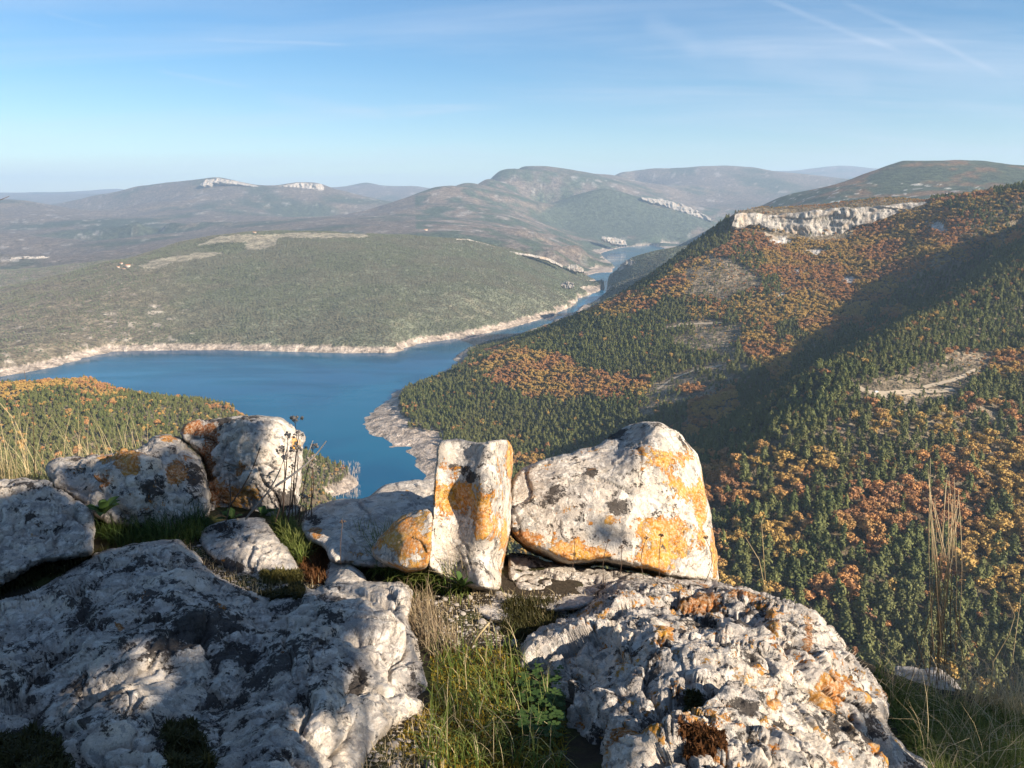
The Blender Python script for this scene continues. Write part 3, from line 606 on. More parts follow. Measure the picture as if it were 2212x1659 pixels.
for kind, fn, mat, H, r0 in (('pine', pine_crown, M_pine, 12, .2), ('oak', oak_crown, M_oak, 9, .22)):
    CR[kind] = [mesh_np(kind + '_crown', *fn(20 + i), smooth=False) for i in range(NVAR)]; TK[kind] = [mesh_np(kind + '_trunk', *trunk(50 + i, H, r0, 3), smooth=True) for i in range(NVAR)]
    for m in CR[kind]: m.materials.append(mat)
    for m in TK[kind]: m.materials.append(M_bark)
BUSH = [mesh_np('scrub_bush', *bush(80 + i), smooth=False) for i in range(3)]
for m in BUSH: m.materials.append(M_scrub)
def G(grid, a, Y): return hgrid(grid.astype(float), a, Y)
def scatter(a0, a1, Y0, Y1_, spacing, seed, jit=.75):
    r = np.random.default_rng(seed); xs = np.arange(min(a0 * Y0, a0 * Y1_), a1 * Y1_, spacing); ys = np.arange(Y0, Y1_, spacing)
    X, Yg = np.meshgrid(xs, ys); X = X.ravel() + r.uniform(-jit, jit, X.size) * spacing; Yg = Yg.ravel() + r.uniform(-jit, jit, X.size) * spacing
    k = (X / Yg > a0) & (X / Yg < a1); X, Yg = X[k], Yg[k]; z = height(X, Yg); return X, Yg, z, r
def visible(X, Y, z, tall, slack=14.):
    a = X / Y; hz = hgrid(HORIZ, a, Y * .985); return (z + tall + slack) / Y > hz
PTS = {'pine': [], 'oak': []}
A_, B_ = scatter(-.74, .80, 430, 1010, 7.2, 5), scatter(-.74, .80, 1010, 2260, 5.6, 6)
X, Yc, Z = [np.concatenate([p, q]) for p, q in zip(A_[:3], B_[:3])]; r = A_[3]
k = visible(X, Yc, Z, 12) & (Z > LAKE + 1); X, Yc, Z = X[k], Yc[k], Z[k]; a = X / Yc
east, westn, oak, pinep, mixd, bare, hole, woak, band = [G(g, a, Yc) > .5 for g in (EAST, WESTN, OAK, PINEP, MIXD, BARE, HOLE, west_oak, BAND)]
ddx, ddy = unproj(X, Yc, Z); rr = r.uniform(0, 1, len(X)); pn = fbm(xyz(X / 80, Yc / 80, 4.), 3); pn2 = fbm(xyz(X / 25, Yc / 25, 14.), 2)
poak = np.where(oak, .98, .025) + np.where(pn + pn2 * .5 > .32, .3, 0); poak = np.where(mixd, .5 + pn * 1.2, poak); poak = np.where(pinep, .08, poak)
low = east & (ddy > 980); poak = np.where(low, np.clip(.5 + (pn + .6 * pn2) * 4.2 + np.where(oak, .85, -.12), .03, .97), poak); poak = np.where(low & pinep, .08, poak); poak = np.where(east & (ddy > 1310), np.minimum(poak, .2), poak)
poak = np.where(east & (ddy < 460) & (ddx < 2010) & (ddx > 1560), .85, poak); poak = np.where(westn, np.where(woak, .9, .12), poak)
dens = np.where(bare, np.where(pn2 > 0, .5, .2), 1.) * np.where(east & (Yc < 900), .8, 1) * np.where(hole, 0, 1.) * np.where(band, 0, 1.) * np.where(G(BARE, a, Yc) > .1, .8, 1)
dens *= np.where(east & (ddy > 880) & (ddy < 1000) & (ddx > 1830) & (pn2 > .1), .5, 1)
# thinner, mostly dark pine cover on the shady side of the gully, deepening its shade
gull = inpoly(ddx, ddy, [(1520, 930), (1700, 840), (1850, 740), (2000, 660), (2212, 560), (2212, 640), (2100, 680), (1990, 720), (1900, 770), (1840, 800), (1800, 850), (1650, 905)])
dens = np.where(gull & (pn2 + pn < -.1), dens * .6, dens); poak = np.where(gull, .18, poak)
for tx, tw in TRACKS:
    for (x0, y0), (x1, y1) in zip(tx[:-1], tx[1:]):
        L2 = (x1 - x0) ** 2 + (y1 - y0) ** 2; t = np.clip(((ddx - x0) * (x1 - x0) + (ddy - y0) * (y1 - y0)) / L2, 0, 1); dens = np.where(np.hypot(ddx - x0 - t * (x1 - x0), (ddy - y0 - t * (y1 - y0)) * 1.0) < 5, 0, dens)
keep = (east | westn) & (r.uniform(0, 1, len(X)) < dens); isoak = rr < poak
# keep clear of the cliff face
keep &= ~inpoly(ddx, ddy, [(1570, 450), (2010, 430), (1960, 456), (1850, 495), (1832, 516), (1790, 524), (1660, 512), (1640, 486), (1578, 498)]) | (ddy < 451) | (r.uniform(0, 1, len(X)) < .1)
Yv = np.hypot(Yc, Z)
for kind, m in (('pine', keep & ~isoak), ('oak', keep & isoak)):
    s = np.exp(r.normal(.08, .26, m.sum())).clip(.5, 1.75) * np.where(Yc[m] > 1010, .76, 1.) * np.where(westn[m], .72, 1.) * (1. if kind == 'pine' else r.uniform(.75, 1.25, m.sum()))
    s *= np.where(bare[m], .6, 1) * (1 + .32 * sstep(1000, 650, Yc[m])) * np.where((ddy[m] < 460) & (ddx[m] < 2010) & (ddx[m] > 1560), .42, 1)
    PTS[kind] = np.stack([X[m], Yc[m], Z[m], s, r.uniform(0, 2 * PI, m.sum()), r.integers(0, NVAR, m.sum()), ddx[m], ddy[m], Yv[m]], 1)
def where_words(x, y):
    if y < 560: return 'below the pale cliff' if x > 1500 else 'on the far ridge'
    if y < 1000: return 'on the slope above the lake' if x < 1500 else 'near the dirt track'
    if x < 1640: return 'right beside the largest white boulder'
    if x < 1740: return 'above the big pitted boulder'
    if x < 1840: return 'far left of the tall dry grass'
    if x < 1930: return 'left of the tall dry grass'
    if x < 2090: return 'behind the tall dry grass'
    if x < 2150: return 'right of the tall dry grass'
    return 'at the right edge'
def put_trees(kind, name, rows, lab, grp):
    for q in rows:
        o = empty(name, (q[0], q[1], q[2] - .3), q[4]); o.scale = (q[3],) * 3; wd = where_words(q[6], q[7])
        hgt = 'highest' if q[7] < 1130 else 'upper' if q[7] < 1210 else 'middle' if q[7] < 1290 else 'lower' if q[7] < 1370 else 'second lowest' if q[7] < 1430 else 'lowest'; lb = ('small ' if q[3] < 1.3 else 'tall ' if q[3] > 1.7 else '') + lab
        tag(o, lb + ' ' + wd + ', ' + hgt + ' row', 'tree', ('small ' if q[3] < 1.3 else 'tall ' if q[3] > 1.7 else '') + grp + ' ' + wd + ', ' + hgt + ' row')
        v = int(q[5]); link('trunk', TK[kind][v], None, o); link('crown', CR[kind][v], None, o)
def stuff_instances(name, rows, srcs, tilt=0.):
    """all the others as one object: points that instance the crowns of the trees above"""
    me = bpy.data.meshes.new(name); n = len(rows); me.vertices.add(n); me.vertices.foreach_set('co', np.ascontiguousarray(rows[:, :3], np.float32).ravel())
    for nm, c in (('size', 3), ('turn', 4), ('pick', 5)): me.attributes.new(nm, 'FLOAT', 'POINT').data.foreach_set('value', np.ascontiguousarray(rows[:, c], np.float32))
    o = link(name, me); ng = bpy.data.node_groups.new(name + '_scatter', 'GeometryNodeTree')
    ng.interface.new_socket('Geometry', in_out='INPUT', socket_type='NodeSocketGeometry'); ng.interface.new_socket('Geometry', in_out='OUTPUT', socket_type='NodeSocketGeometry')
    n_, l_ = ng.nodes, ng.links; gi = n_.new('NodeGroupInput'); go = n_.new('NodeGroupOutput'); join = n_.new('GeometryNodeJoinGeometry')
    def at(nm):
        q = n_.new('GeometryNodeInputNamedAttribute'); q.data_type = 'FLOAT'; q.inputs['Name'].default_value = nm; return q.outputs['Attribute']
    for i, so in enumerate(srcs):
        oi = n_.new('GeometryNodeObjectInfo'); oi.inputs['Object'].default_value = so; oi.inputs['As Instance'].default_value = True; oi.transform_space = 'ORIGINAL'
        cmp_ = n_.new('FunctionNodeCompare'); cmp_.data_type = 'FLOAT'; cmp_.operation = 'EQUAL'; l_.new(at('pick'), cmp_.inputs[0]); cmp_.inputs[1].default_value = i; cmp_.inputs['Epsilon'].default_value = .1
        ip = n_.new('GeometryNodeInstanceOnPoints'); l_.new(gi.outputs[0], ip.inputs['Points']); l_.new(cmp_.outputs[0], ip.inputs['Selection']); l_.new(oi.outputs['Geometry'], ip.inputs['Instance'])
        cb = n_.new('ShaderNodeCombineXYZ'); l_.new(at('turn'), cb.inputs[2]); l_.new(cb.outputs[0], ip.inputs['Rotation'])
        l_.new(at('size'), ip.inputs['Scale']); l_.new(ip.outputs[0], join.inputs[0])
    l_.new(join.outputs[0], go.inputs[0]); md = o.modifiers.new('scatter', 'NODES'); md.node_group = ng
    return tag(o, kind='stuff')
for kind, name, lab, grp, mass in (('pine', 'pine_tree', 'pointed green pine', 'green pines', 'pine_forest'), ('oak', 'oak_tree', 'round orange brown oak', 'autumn oaks', 'oak_forest')):
    q = PTS[kind]; inframe = (q[:, 6] > 0) & (q[:, 6] < 2212) & (q[:, 7] > 500) & (q[:, 7] < 1590) & ~((q[:, 6] < 1560) & (q[:, 7] > 1040)) & ~((q[:, 6] < 1900) & (q[:, 7] > 1420)) & ~((q[:, 6] < 900))
    order = np.argsort(np.where(inframe, q[:, 8] / q[:, 3], 1e9)); near = order[:290]
    # every shape must occur among the single trees, as the mass borrows them
    put_trees(kind, name, q[near], lab, grp)
    srcs = []
    for v in range(NVAR): srcs.append(next(o for o in bpy.data.objects if o.name.startswith('crown') and o.data == CR[kind][v]))
    stuff_instances(mass, q[order[290:]], srcs); print(kind, len(q))
# ------------------------------------------------------------------ scrub across the lake
X, Yc, Z, r = scatter(-.72, .30, 1900, 4500, 7.4, 9)
k = visible(X, Yc, Z, 4) & (Z > LAKE + 1.5); X, Yc, Z = X[k], Yc[k], Z[k]; a = X / Yc
pen, fld, hed, band = [G(g, a, Yc) > .5 for g in (PEN, FIELDS, HEDGE, BAND)]; sca = G(np.maximum(scar, scar2), a, Yc); ddx, ddy = unproj(X, Yc, Z)
gap = fbm(xyz(X / 90, Yc / 90, 9.), 3)
d = np.where(fld & ~hed, 0.004, 1) * np.where(band, 0, 1) * (1 - sca * .9) * np.where(r.uniform(0, 1, len(X)) > (ddx + gap * 300 - 150) / 350, np.where(gap > -.02, .22, .8), .95)
m = pen & (r.uniform(0, 1, len(X)) < d)
rows = np.stack([X[m], Yc[m], Z[m], r.uniform(.5, 1.5, m.sum()), r.uniform(0, 2 * PI, m.sum()), r.integers(0, 3, m.sum())], 1)
print('scrub', len(rows))
first = []
for i in range(3):                                     # three bushes that stand out singly at the edge of the field
    h_ = hit((592, 640, 975)[i], (526, 510, 509)[i]); o = link('field_bush', BUSH[i], None); o.location = (h_[0], h_[1], h_[2]); o.scale = (1.3,) * 3
    tag(o, 'dark round bush ' + ('at the corner of the pale field', 'on the upper edge of the pale field', 'right of the pale field on the ridge')[i], 'bush'); first.append(o)
stuff_instances('scrubland', rows, first)
# scattered scrub on bare ground and under trees of the near hills
X, Yc, Z, r = scatter(-.70, .78, 430, 2100, 5.0, 19)
k = visible(X, Yc, Z, 2, 1) & (Z > LAKE + 5); X, Yc, Z = X[k], Yc[k], Z[k]; a = X / Yc
e_, b_, h_, bd = [G(g, a, Yc) > .5 for g in (EAST | WESTN, BARE, HOLE, BAND)]; m = e_ & ~bd & ~h_ & (r.uniform(0, 1, len(X)) < np.where(b_, .42, .28))
rows = np.stack([X[m], Yc[m], Z[m], r.uniform(.22, .65, m.sum()), r.uniform(0, 2 * PI, m.sum()), r.integers(0, 3, m.sum())], 1); print('under', len(rows))
stuff_instances('undergrowth', rows, first)
# ------------------------------------------------------------------ drowned, bleached trees on the near point
def dead_mesh(seed):
    r = np.random.default_rng(seed); H = r.uniform(6, 9); parts = [tube([(0, 0, -1), (.2 * r.normal(), .1, H * .5), (.5 * r.normal(), .2 * r.normal(), H)], (.28, .2, .06), 4)]
    for i in range(6):
        a = r.uniform(0, 2 * PI); z = H * r.uniform(.3, .85); L = r.uniform(1, 2.2); parts.append(tube([(0, 0, z), (math.cos(a) * L, math.sin(a) * L, z + L * .6)], (.12, .04), 3))
    return mesh_np('dead_tree', *joinT(parts))
DM = [dead_mesh(i) for i in range(5)]
for m in DM: m.materials.append(M_dead)
rd = random.Random(4); cnt = 0
for tries in range(900):
    x = rd.uniform(672, 778) if tries < 650 else rd.uniform(880, 935); y = rd.uniform(1000, 1078) if tries < 650 else rd.uniform(960, 1040); P = hit(x, y)
    if not (LAKE - 3 < P[2] < LAKE + 16) or P[1] > 1500: continue
    if tries < 650 and rd.random() > .3 and P[2] > LAKE + 8: continue
    o = link('dead_tree', DM[cnt % 5]); o.location = (P[0], P[1], P[2] - .2); o.rotation_euler = (0, 0, rd.uniform(0, 6.28)); o.scale = (rd.uniform(.7, 1.1),) * 3
    g = 'bleached dead trees on the near point' if tries < 650 else 'bleached dead trees below the right shore'
    tag(o, 'bleached leafless dead tree on the pale lake ' + ('point behind the dry seed heads' if tries < 650 else 'shore left of the upright stone'), 'dead tree', g); cnt += 1
    if cnt > 260: break
print('dead', cnt)
# ------------------------------------------------------------------ farmhouses
M_wall = MT('house_wall'); M_wall.col((.55, .47, .38)); M_roof = MT('roof_tiles'); M_roof.col((.42, .19, .10)); M_win = MT('window_glass'); M_win.col((.03, .03, .035))
def bxm(x0, x1, y0, y1, z0, z1):
    V = np.array([(x, y, z) for z in (z0, z1) for y in (y0, y1) for x in (x0, x1)], float); F = np.array([(0, 2, 3, 1), (4, 5, 7, 6), (0, 1, 5, 4), (2, 6, 7, 3), (0, 4, 6, 2), (1, 3, 7, 5)]); return V, F
def quadmesh(name, parts): V, F = joinT(parts); return mesh_np(name, V, F, False)
def house(dx, dy, w_, d_, h_, label, rz=0.):
    P = hit(dx, dy); o = empty('farmhouse', (P[0], P[1], P[2] - .5), rz); tag(o, label, 'farmhouse')
    link('wall', quadmesh('wall', [bxm(-w_ / 2, w_ / 2, -d_ / 2, d_ / 2, -2, h_)]), M_wall.m, o)
    e = .5; V = np.array([(-w_ / 2 - e, -d_ / 2 - e, h_), (w_ / 2 + e, -d_ / 2 - e, h_), (w_ / 2 + e, d_ / 2 + e, h_), (-w_ / 2 - e, d_ / 2 + e, h_), (-w_ / 2 - e, 0, h_ + d_ * .28), (w_ / 2 + e, 0, h_ + d_ * .28)], float)
    me = bpy.data.meshes.new('roof'); me.from_pydata(V.tolist(), [], [(0, 1, 5, 4), (2, 3, 4, 5), (0, 4, 3), (1, 2, 5), (3, 2, 1, 0)]); link('roof', me, M_roof.m, o)
    for i in range(3): link('window', quadmesh('window', [bxm(-w_ * .35 + i * w_ * .3, -w_ * .35 + i * w_ * .3 + 1.1, -d_ / 2 - .05, -d_ / 2 + .1, h_ * .5, h_ * .5 + 1.4)]), M_win.m, o)
house(277, 577, 16, 12, 8, 'largest pale farmhouse of the hamlet on the left slope', .2)
house(262, 571, 11, 8, 5, 'small farmhouse at the upper left of the hamlet', -.3)
house(256, 579, 10, 7, 5, 'small farmhouse at the lower left of the hamlet', .5)
house(268, 582, 9, 6, 4, 'lowest outbuilding of the hamlet on the left slope', .1)
house(920, 498, 22, 12, 7, 'lone white farmhouse on the slope behind the wooded peninsula', .1)
house(550, 504, 14, 9, 5, 'isolated barn on the skyline of the pale field', 0)
# ------------------------------------------------------------------ a white van on the track
P = hit(1893, 850); vn = empty('white_van', (P[0], P[1], height(P[0], P[1]) + .7), .25); tag(vn, 'white van parked at the fork of the dirt track', 'van')
MW = MT('white_paint'); MW.col((.78, .78, .76)); MW.b.inputs['Roughness'].default_value = .35; MK = MT('tyre_rubber'); MK.col((.02, .02, .02))
b = bmesh.new(); pr = [(-2.3, .3), (-2.3, 1.95), (.9, 2.0), (1.5, 1.25), (2.35, 1.0), (2.4, .35)]
vs_ = [[b.verts.new((x, y, z)) for x, z in pr] for y in (-.95, .95)]; b.faces.new(vs_[0]); b.faces.new(vs_[1][::-1])
for i in range(6): b.faces.new((vs_[0][i], vs_[1][i], vs_[1][(i + 1) % 6], vs_[0][(i + 1) % 6]))
bmesh.ops.recalc_face_normals(b, faces=b.faces); me = bpy.data.meshes.new('body'); b.to_mesh(me); b.free(); link('body', me, MW.m, vn)
for y in (-.96, .94): link('window', quadmesh('window', [bxm(-.2, .95, y, y + .03, 1.3, 1.75)]), M_win.m, vn)
for x in (-1.5, 1.5):
    for y in (-.95, .8): V, F = tube([(x, y, .33), (x, y + .18, .33)], .34, 12); link('wheel', mesh_np('wheel', V, F), MK.m, vn)
# ------------------------------------------------------------------ the rocks in front
def gz(x, y):
    return interp(GC[:, :2], GC[:, 2], np.stack([np.ravel(x), np.ravel(y)], 1), c=.08)
_g = []
for dx, dy, Y in ((-500, 1040, 4.0), (0, 1040, 4.0), (200, 1040, 4.0), (340, 1050, 3.9), (450, 1085, 3.7), (600, 1122, 3.4), (690, 1115, 3.5), (850, 1130, 3.5), (780, 1215, 2.85), (1000, 1180, 3.0), (1250, 1230, 2.95), (1450, 1270, 2.8), (1560, 1300, 2.6),
                  (200, 1180, 3.0), (-300, 1300, 2.5), (0, 1300, 2.55), (420, 1180, 2.95), (640, 1225, 2.78), (700, 1260, 2.62), (820, 1240, 2.72), (1000, 1290, 2.5), (1130, 1290, 2.5), (950, 1360, 2.2), (1100, 1360, 2.22), (1250, 1330, 2.4),
                  (1050, 1420, 2.02), (960, 1500, 1.8), (1130, 1500, 1.84), (950, 1600, 1.6), (1130, 1600, 1.6), (1000, 1680, 1.45), (800, 1700, 1.4), (200, 1700, 1.38), (-200, 1700, 1.4), (1500, 1700, 1.4),
                  (1760, 1370, 2.6), (1900, 1450, 2.75), (2010, 1475, 2.9), (2120, 1500, 2.95), (2212, 1530, 2.95), (2400, 1560, 3.0), (1960, 1560, 2.3), (2100, 1590, 2.25), (2212, 1620, 2.2), (2050, 1680, 1.9), (2300, 1720, 1.8)):
    a, s = ray(dx, dy); _g.append((a * Y, Y, s * Y))
for dx in (-700, -400, -100, 100, 300, 600):
    for Y, z in ((3.3, -1.40), (3.75, -1.46)): a, s = ray(dx, 1000); _g.append((a * Y, Y, z))
for x in (-6, -3, -1, 1, 3, 6):
    _g += [(x, 4.9, -4.4), (x, 6.2, -8.0), (x, .6, -1.30), (x, -.5, -1.32), (x, -3, -1.4)]
GC = np.array(_g)
gx, gy = np.meshgrid(np.linspace(-6, 6, 400), np.concatenate([np.linspace(-3, 1, 40)[:-1], np.linspace(1, 4.2, 260), np.linspace(4.2, 6.2, 40)[1:]]))
print('ground left', gz([-2.2, -2.6, -2.9, -3.3], [3.0, 3.6, 4.0, 4.4]))
gzz = gz(gx, gy) + .012 * fbm(xyz(gx * 9, gy * 9, 1.), 4) + .02 * fbm(xyz(gx * 2.5, gy * 2.5, 5.), 2)
gzz = gzz.reshape(gx.shape)
I = np.arange(gx.size).reshape(gx.shape); F = np.stack([I[:-1, :-1], I[:-1, 1:], I[1:, 1:], I[1:, :-1]], -1).reshape(-1, 4)
sm = MT('dark_soil'); sp = sm.pos(); s1 = sm.noise(sp, 40, 6, .7); s2 = sm.noise(sp, 5, 4)
sm.col(sm.mix(sm.rng(s2, .45, .65), sm.mix(s1, (.022, .017, .012), (.075, .058, .038)), sm.mix(s1, (.03, .035, .012), (.07, .075, .02)))); sm.nrm(sm.bump(s1, .02, .9))
tag(link('ground', mesh_np('ground', np.stack([gx.ravel(), gy.ravel(), gzz.ravel()], 1), F), sm.m), kind='structure')
GXS = gx[0]; GYS = gy[:, 0]
def gheight(x, y):
    x = np.atleast_1d(x); y = np.atleast_1d(y); i = np.clip(np.searchsorted(GXS, x) - 1, 0, len(GXS) - 2); j = np.clip(np.searchsorted(GYS, y) - 1, 0, len(GYS) - 2)
    fa = (x - GXS[i]) / (GXS[i + 1] - GXS[i]); fb = (y - GYS[j]) / (GYS[j + 1] - GYS[j])
    return (gzz[j, i] * (1 - fa) + gzz[j, i + 1] * fa) * (1 - fb) + (gzz[j + 1, i] * (1 - fa) + gzz[j + 1, i + 1] * fa) * fb
def ghit(dx, dy):
    """ground points under arrays of picture positions"""
    a, s = ray(dx, dy); a = np.atleast_1d(a); s = np.atleast_1d(s); lo = np.full(a.shape, 1.0); done = np.zeros(a.shape, bool); Yh = np.full(a.shape, 4.5)
    for Y in np.linspace(1.0, 6.0, 260):
        h = gheight(a * Y, np.full(a.shape, Y)); m = (~done) & (h > s * Y); Yh[m] = Y; done |= m
    return np.stack([a * Yh, Yh, gheight(a * Yh, Yh)], 1), done

def rockmat(name, base=((.59, .505, .405), (.39, .345, .30)), white=.5):
    m = MT(name); p = m.pos(); L = lambda k: m.attr(k)
    wrp = m.n.new('ShaderNodeVectorMath'); wrp.operation = 'MULTIPLY_ADD'; nw = m.n.new('ShaderNodeTexNoise'); m.l.new(p, nw.inputs['Vector']); nw.inputs['Scale'].default_value = 14; nw.inputs['Detail'].default_value = 4
    m.l.new(nw.outputs['Color'], wrp.inputs[0]); wrp.inputs[1].default_value = (.05, .05, .05); m.l.new(p, wrp.inputs[2]); pw = wrp.outputs[0]
    big = m.noise(pw, 5, 6, .6); mid = m.noise(pw, 21, 8, .68, off=3); fine = m.noise(p, 95, 6, .72, off=7); grain = m.noise(p, 330, 3, .7, off=17)
    c = m.mix(m.rng(big, .40, .60), base[0], base[1]); c = m.mix(m.rng(mid, .50, .56, 0, .75), c, (.68, .615, .53)); c = m.mix(m.rng(m.noise(pw, 24, 7, .68, off=23), .55, .58, 0, .75), c, (.27, .255, .235))
    # black crust: blotchy with fine broken edges
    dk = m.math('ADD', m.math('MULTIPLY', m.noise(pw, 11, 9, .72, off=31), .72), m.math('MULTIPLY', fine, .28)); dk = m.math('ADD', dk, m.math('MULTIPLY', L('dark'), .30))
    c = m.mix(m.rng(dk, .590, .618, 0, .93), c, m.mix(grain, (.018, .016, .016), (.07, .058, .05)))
    c = m.mix(m.rng(m.noise(p, 62, 4, .6, off=51), .66, .70, 0, .8), c, (.09, .075, .06))
    # orange crust
    og = m.math('ADD', m.math('MULTIPLY', m.noise(pw, 9, 9, .72, off=71), .58), m.math('ADD', m.math('MULTIPLY', m.noise(pw, 34, 6, .7, off=171), .27), m.math('MULTIPLY', fine, .15))); og = m.math('ADD', og, m.math('MULTIPLY', L('orange'), .205))
    oc = m.mix(m.rng(m.noise(p, 16, 4, .6, off=5), .4, .6), (.52, .185, .018), (.56, .275, .035)); oc = m.mix(L('rust'), oc, (.26, .075, .012)); oc = m.mix(m.rng(fine, .38, .56, .6, 0), oc, (.66, .54, .38))
    c = m.mix(m.rng(og, .572, .592, 0, .93), c, oc)
    c = m.mix(m.rng(m.math('ADD', m.noise(pw, 28, 5, .6, off=91), m.math('MULTIPLY', L('moss'), .35)), .70, .76), c, (.055, .050, .012))
    c = m.mix(1., c, m.rng(grain, .3, .7, .78, 1.18, False), 'MULTIPLY'); m.col(c); m.b.inputs['Roughness'].default_value = .92
    pits = m.rng(m.vor(pw, 38), .05, .32); h = m.math('ADD', m.math('MULTIPLY', mid, .026), m.math('MULTIPLY', fine, .010)); h = m.math('ADD', h, m.math('MULTIPLY', pits, .003)); h = m.math('ADD', h, m.math('MULTIPLY', grain, .003))
    h = m.math('ADD', h, m.math('MULTIPLY', m.rng(dk, .58, .63), .0025)); h = m.math('ADD', h, m.math('MULTIPLY', m.rng(og, .57, .61), .004))
    ck = m.rng(m.math('ABSOLUTE', m.math('SUBTRACT', m.noise(pw, 3.2, 9, .62, off=131), .5)), 0, .006); h = m.math('ADD', h, m.math('MULTIPLY', ck, .012))
    m.nrm(m.bump(h, 1.0, .85)); return m.m
M_rock = rockmat('lichened_limestone'); 
DEP = np.full((300, 420), 9.0)                # coarse depth map of the front rocks, used to fit the added shade tree behind
FRONTS = {}
def rock(name, label, poly, ctrl, w=16, rnd=.12, thick=.35, amp=.02, ridge=.0, sc_=4., dark=.1, orange=-.1, spots=(), step=2.6, mat=None, cat='rock', jag=2.2, seed=0, group=None, facet=.7):
    w = w * .72; rnd = rnd * .62
    poly = np.array(poly, float)
    rp = np.concatenate([poly, poly[:1]]); rp = resample(rp, 9)[:-1]
    sm_ = (np.roll(rp, 1, 0) + 2 * rp + np.roll(rp, -1, 0)) / 4; L = np.arange(len(rp)) * 9.
    nr = np.roll(sm_, -1, 0) - np.roll(sm_, 1, 0); nr = np.stack([nr[:, 1], -nr[:, 0]], 1) / (np.hypot(*nr.T)[:, None] + 1e-9)
    poly = sm_ + nr * (fbm(xyz(sm_[:, 0] / 26, sm_[:, 1] / 26, seed + .5), 4) * jag * 2.4)[:, None]
    x0, y0 = poly.min(0) - step; x1, y1 = poly.max(0) + step
    gx, gy = np.meshgrid(np.arange(x0, x1 + step, step), np.arange(y0, y1 + step, step)); H, W = gx.shape
    px, py = gx.ravel().copy(), gy.ravel().copy(); ins = inpoly(px, py, poly).reshape(H, W)
    cell = ins[:-1, :-1] & ins[:-1, 1:] & ins[1:, 1:] & ins[1:, :-1]
    use = np.zeros((H, W), bool); cnt = np.zeros((H, W), int)
    for a, b in ((slice(0, -1), slice(0, -1)), (slice(0, -1), slice(1, None)), (slice(1, None), slice(1, None)), (slice(1, None), slice(0, -1))): cnt[a, b] += cell
    use = cnt > 0; edge = use & (cnt < 4); ui = np.flatnonzero(use.ravel()); px, py = px[ui], py[ui]; ed = edge.ravel()[ui]
    dist, near = polydist(px, py, poly); snap = ed & (dist < step * 1.6); px[snap], py[snap] = near[snap].T; dist[snap] = 0
    cc = np.array([(c[0], c[1]) for c in ctrl], float); inv = 1 / np.array([c[2] for c in ctrl], float)
    if len(ctrl) > 3: iv = interp(cc / 400, inv, np.stack([px, py], 1) / 400, c=.12)
    else:
        A = np.c_[cc, np.ones(3)]; k = np.linalg.solve(A, inv); iv = px * k[0] + py * k[1] + k[2]
    t = np.clip(dist / w, 0, 1); Yf = 1 / iv + rnd * (1 - np.sqrt(np.clip(1 - (1 - t) ** 2, 0, 1)))
    a, s = ray(px, py); P = np.stack([a * Yf, Yf, s * Yf], 1)
    # normals from the grid
    G3 = np.full((H * W, 3), np.nan); G3[ui] = P; G3 = G3.reshape(H, W, 3)
    def dgrid(ax):
        f = np.roll(G3, -1, ax) - G3; b = G3 - np.roll(G3, 1, ax); d = np.nanmean(np.stack([f, b]), 0); return d
    import warnings
    with warnings.catch_warnings():
        warnings.simplefilter('ignore'); nn = np.cross(dgrid(0), dgrid(1))
    nn = nn.reshape(-1, 3)[ui]; nn = np.nan_to_num(nn, nan=0.); ln = np.linalg.norm(nn, axis=1)[:, None]; nn = np.where(ln > 1e-12, nn / (ln + 1e-12), [0, -1, 0])
    flip = (nn * P).sum(1) > 0; nn[flip] *= -1
    q = P * sc_ + seed * 7.7
    n = fbm(q, 5, .5) * 1.0 + ridge * (.5 - np.abs(fbm(q * (1.3, 1.3, 1.3) + 31, 4, .55)) * 2.2) - ridge * .9 * sstep(.15, .5, fbm(q * 1.9 + 77, 3, .5)) 
    qw = q + .35 * np.stack([perlin(q * 1.7 + 3), perlin(q * 1.7 + 13), perlin(q * 1.7 + 23)], 1)
    for k_, am in ((.75, 1.5), (2.1, .6), (5.3, .22)):
        f1, f2, dl, cid = worley(qw * k_ + 5.5 * k_); tl = (dl * _grad[(cid * 7 + 5) & 4095]).sum(1)
        n = n + facet * am * (tl * 1.3 + .25 * _grad[cid][:, 0] - .55 * (1 - sstep(0, .07, f2 - f1)))
    n += .35 * fbm(q * 5, 4, .6) + .16 * fbm(q * 14, 4, .65)
    P = P + nn * (n * amp * (.25 + .75 * sstep(0, 1, dist / (w * .8))))[:, None]
    # back
    tb = thick * np.sqrt(np.clip(1 - (1 - np.clip(dist / (w * 2.2), 0, 1)) ** 2, 0, 1)); Pb = P + np.stack([a * tb, tb, s * tb - .12 * tb], 1) * 1.0
    isb = ed; nfront = len(P); bid = np.full(nfront, -1); bid[~isb] = nfront + np.arange((~isb).sum()); bid[isb] = np.flatnonzero(isb)
    loc = np.full(H * W, -1); loc[ui] = np.arange(nfront); loc = loc.reshape(H, W)
    jj, ii = np.nonzero(cell); Ff = np.stack([loc[jj, ii], loc[jj + 1, ii], loc[jj + 1, ii + 1], loc[jj, ii + 1]], 1); Fb = bid[Ff[:, ::-1]]
    V = np.concatenate([P, Pb[~isb]])
    def att(base, idx):
        v = np.full(nfront, float(base))
        for sp in spots:
            if sp[0] == idx:
                _, x, y, r, k = sp[:5]; ry = sp[5] if len(sp) > 5 else r; v += k * np.exp(-(((px - x) / r) ** 2 + ((py - y) / ry) ** 2))
        return np.concatenate([v, v[~isb]])
    attrs = {'orange': att(orange, 'o').clip(-1, 1), 'dark': att(dark, 'd').clip(-1, 1), 'moss': att(-.3, 'm').clip(-1, 1), 'rust': att(0, 'r').clip(0, 1)}
    org = np.array([P[:, 0].mean(), P[:, 1].mean(), P[:, 2].min()])
    o = link(name, mesh_np(name, V - org, np.concatenate([Ff, Fb]), True, attrs), mat or M_rock); o.location = org
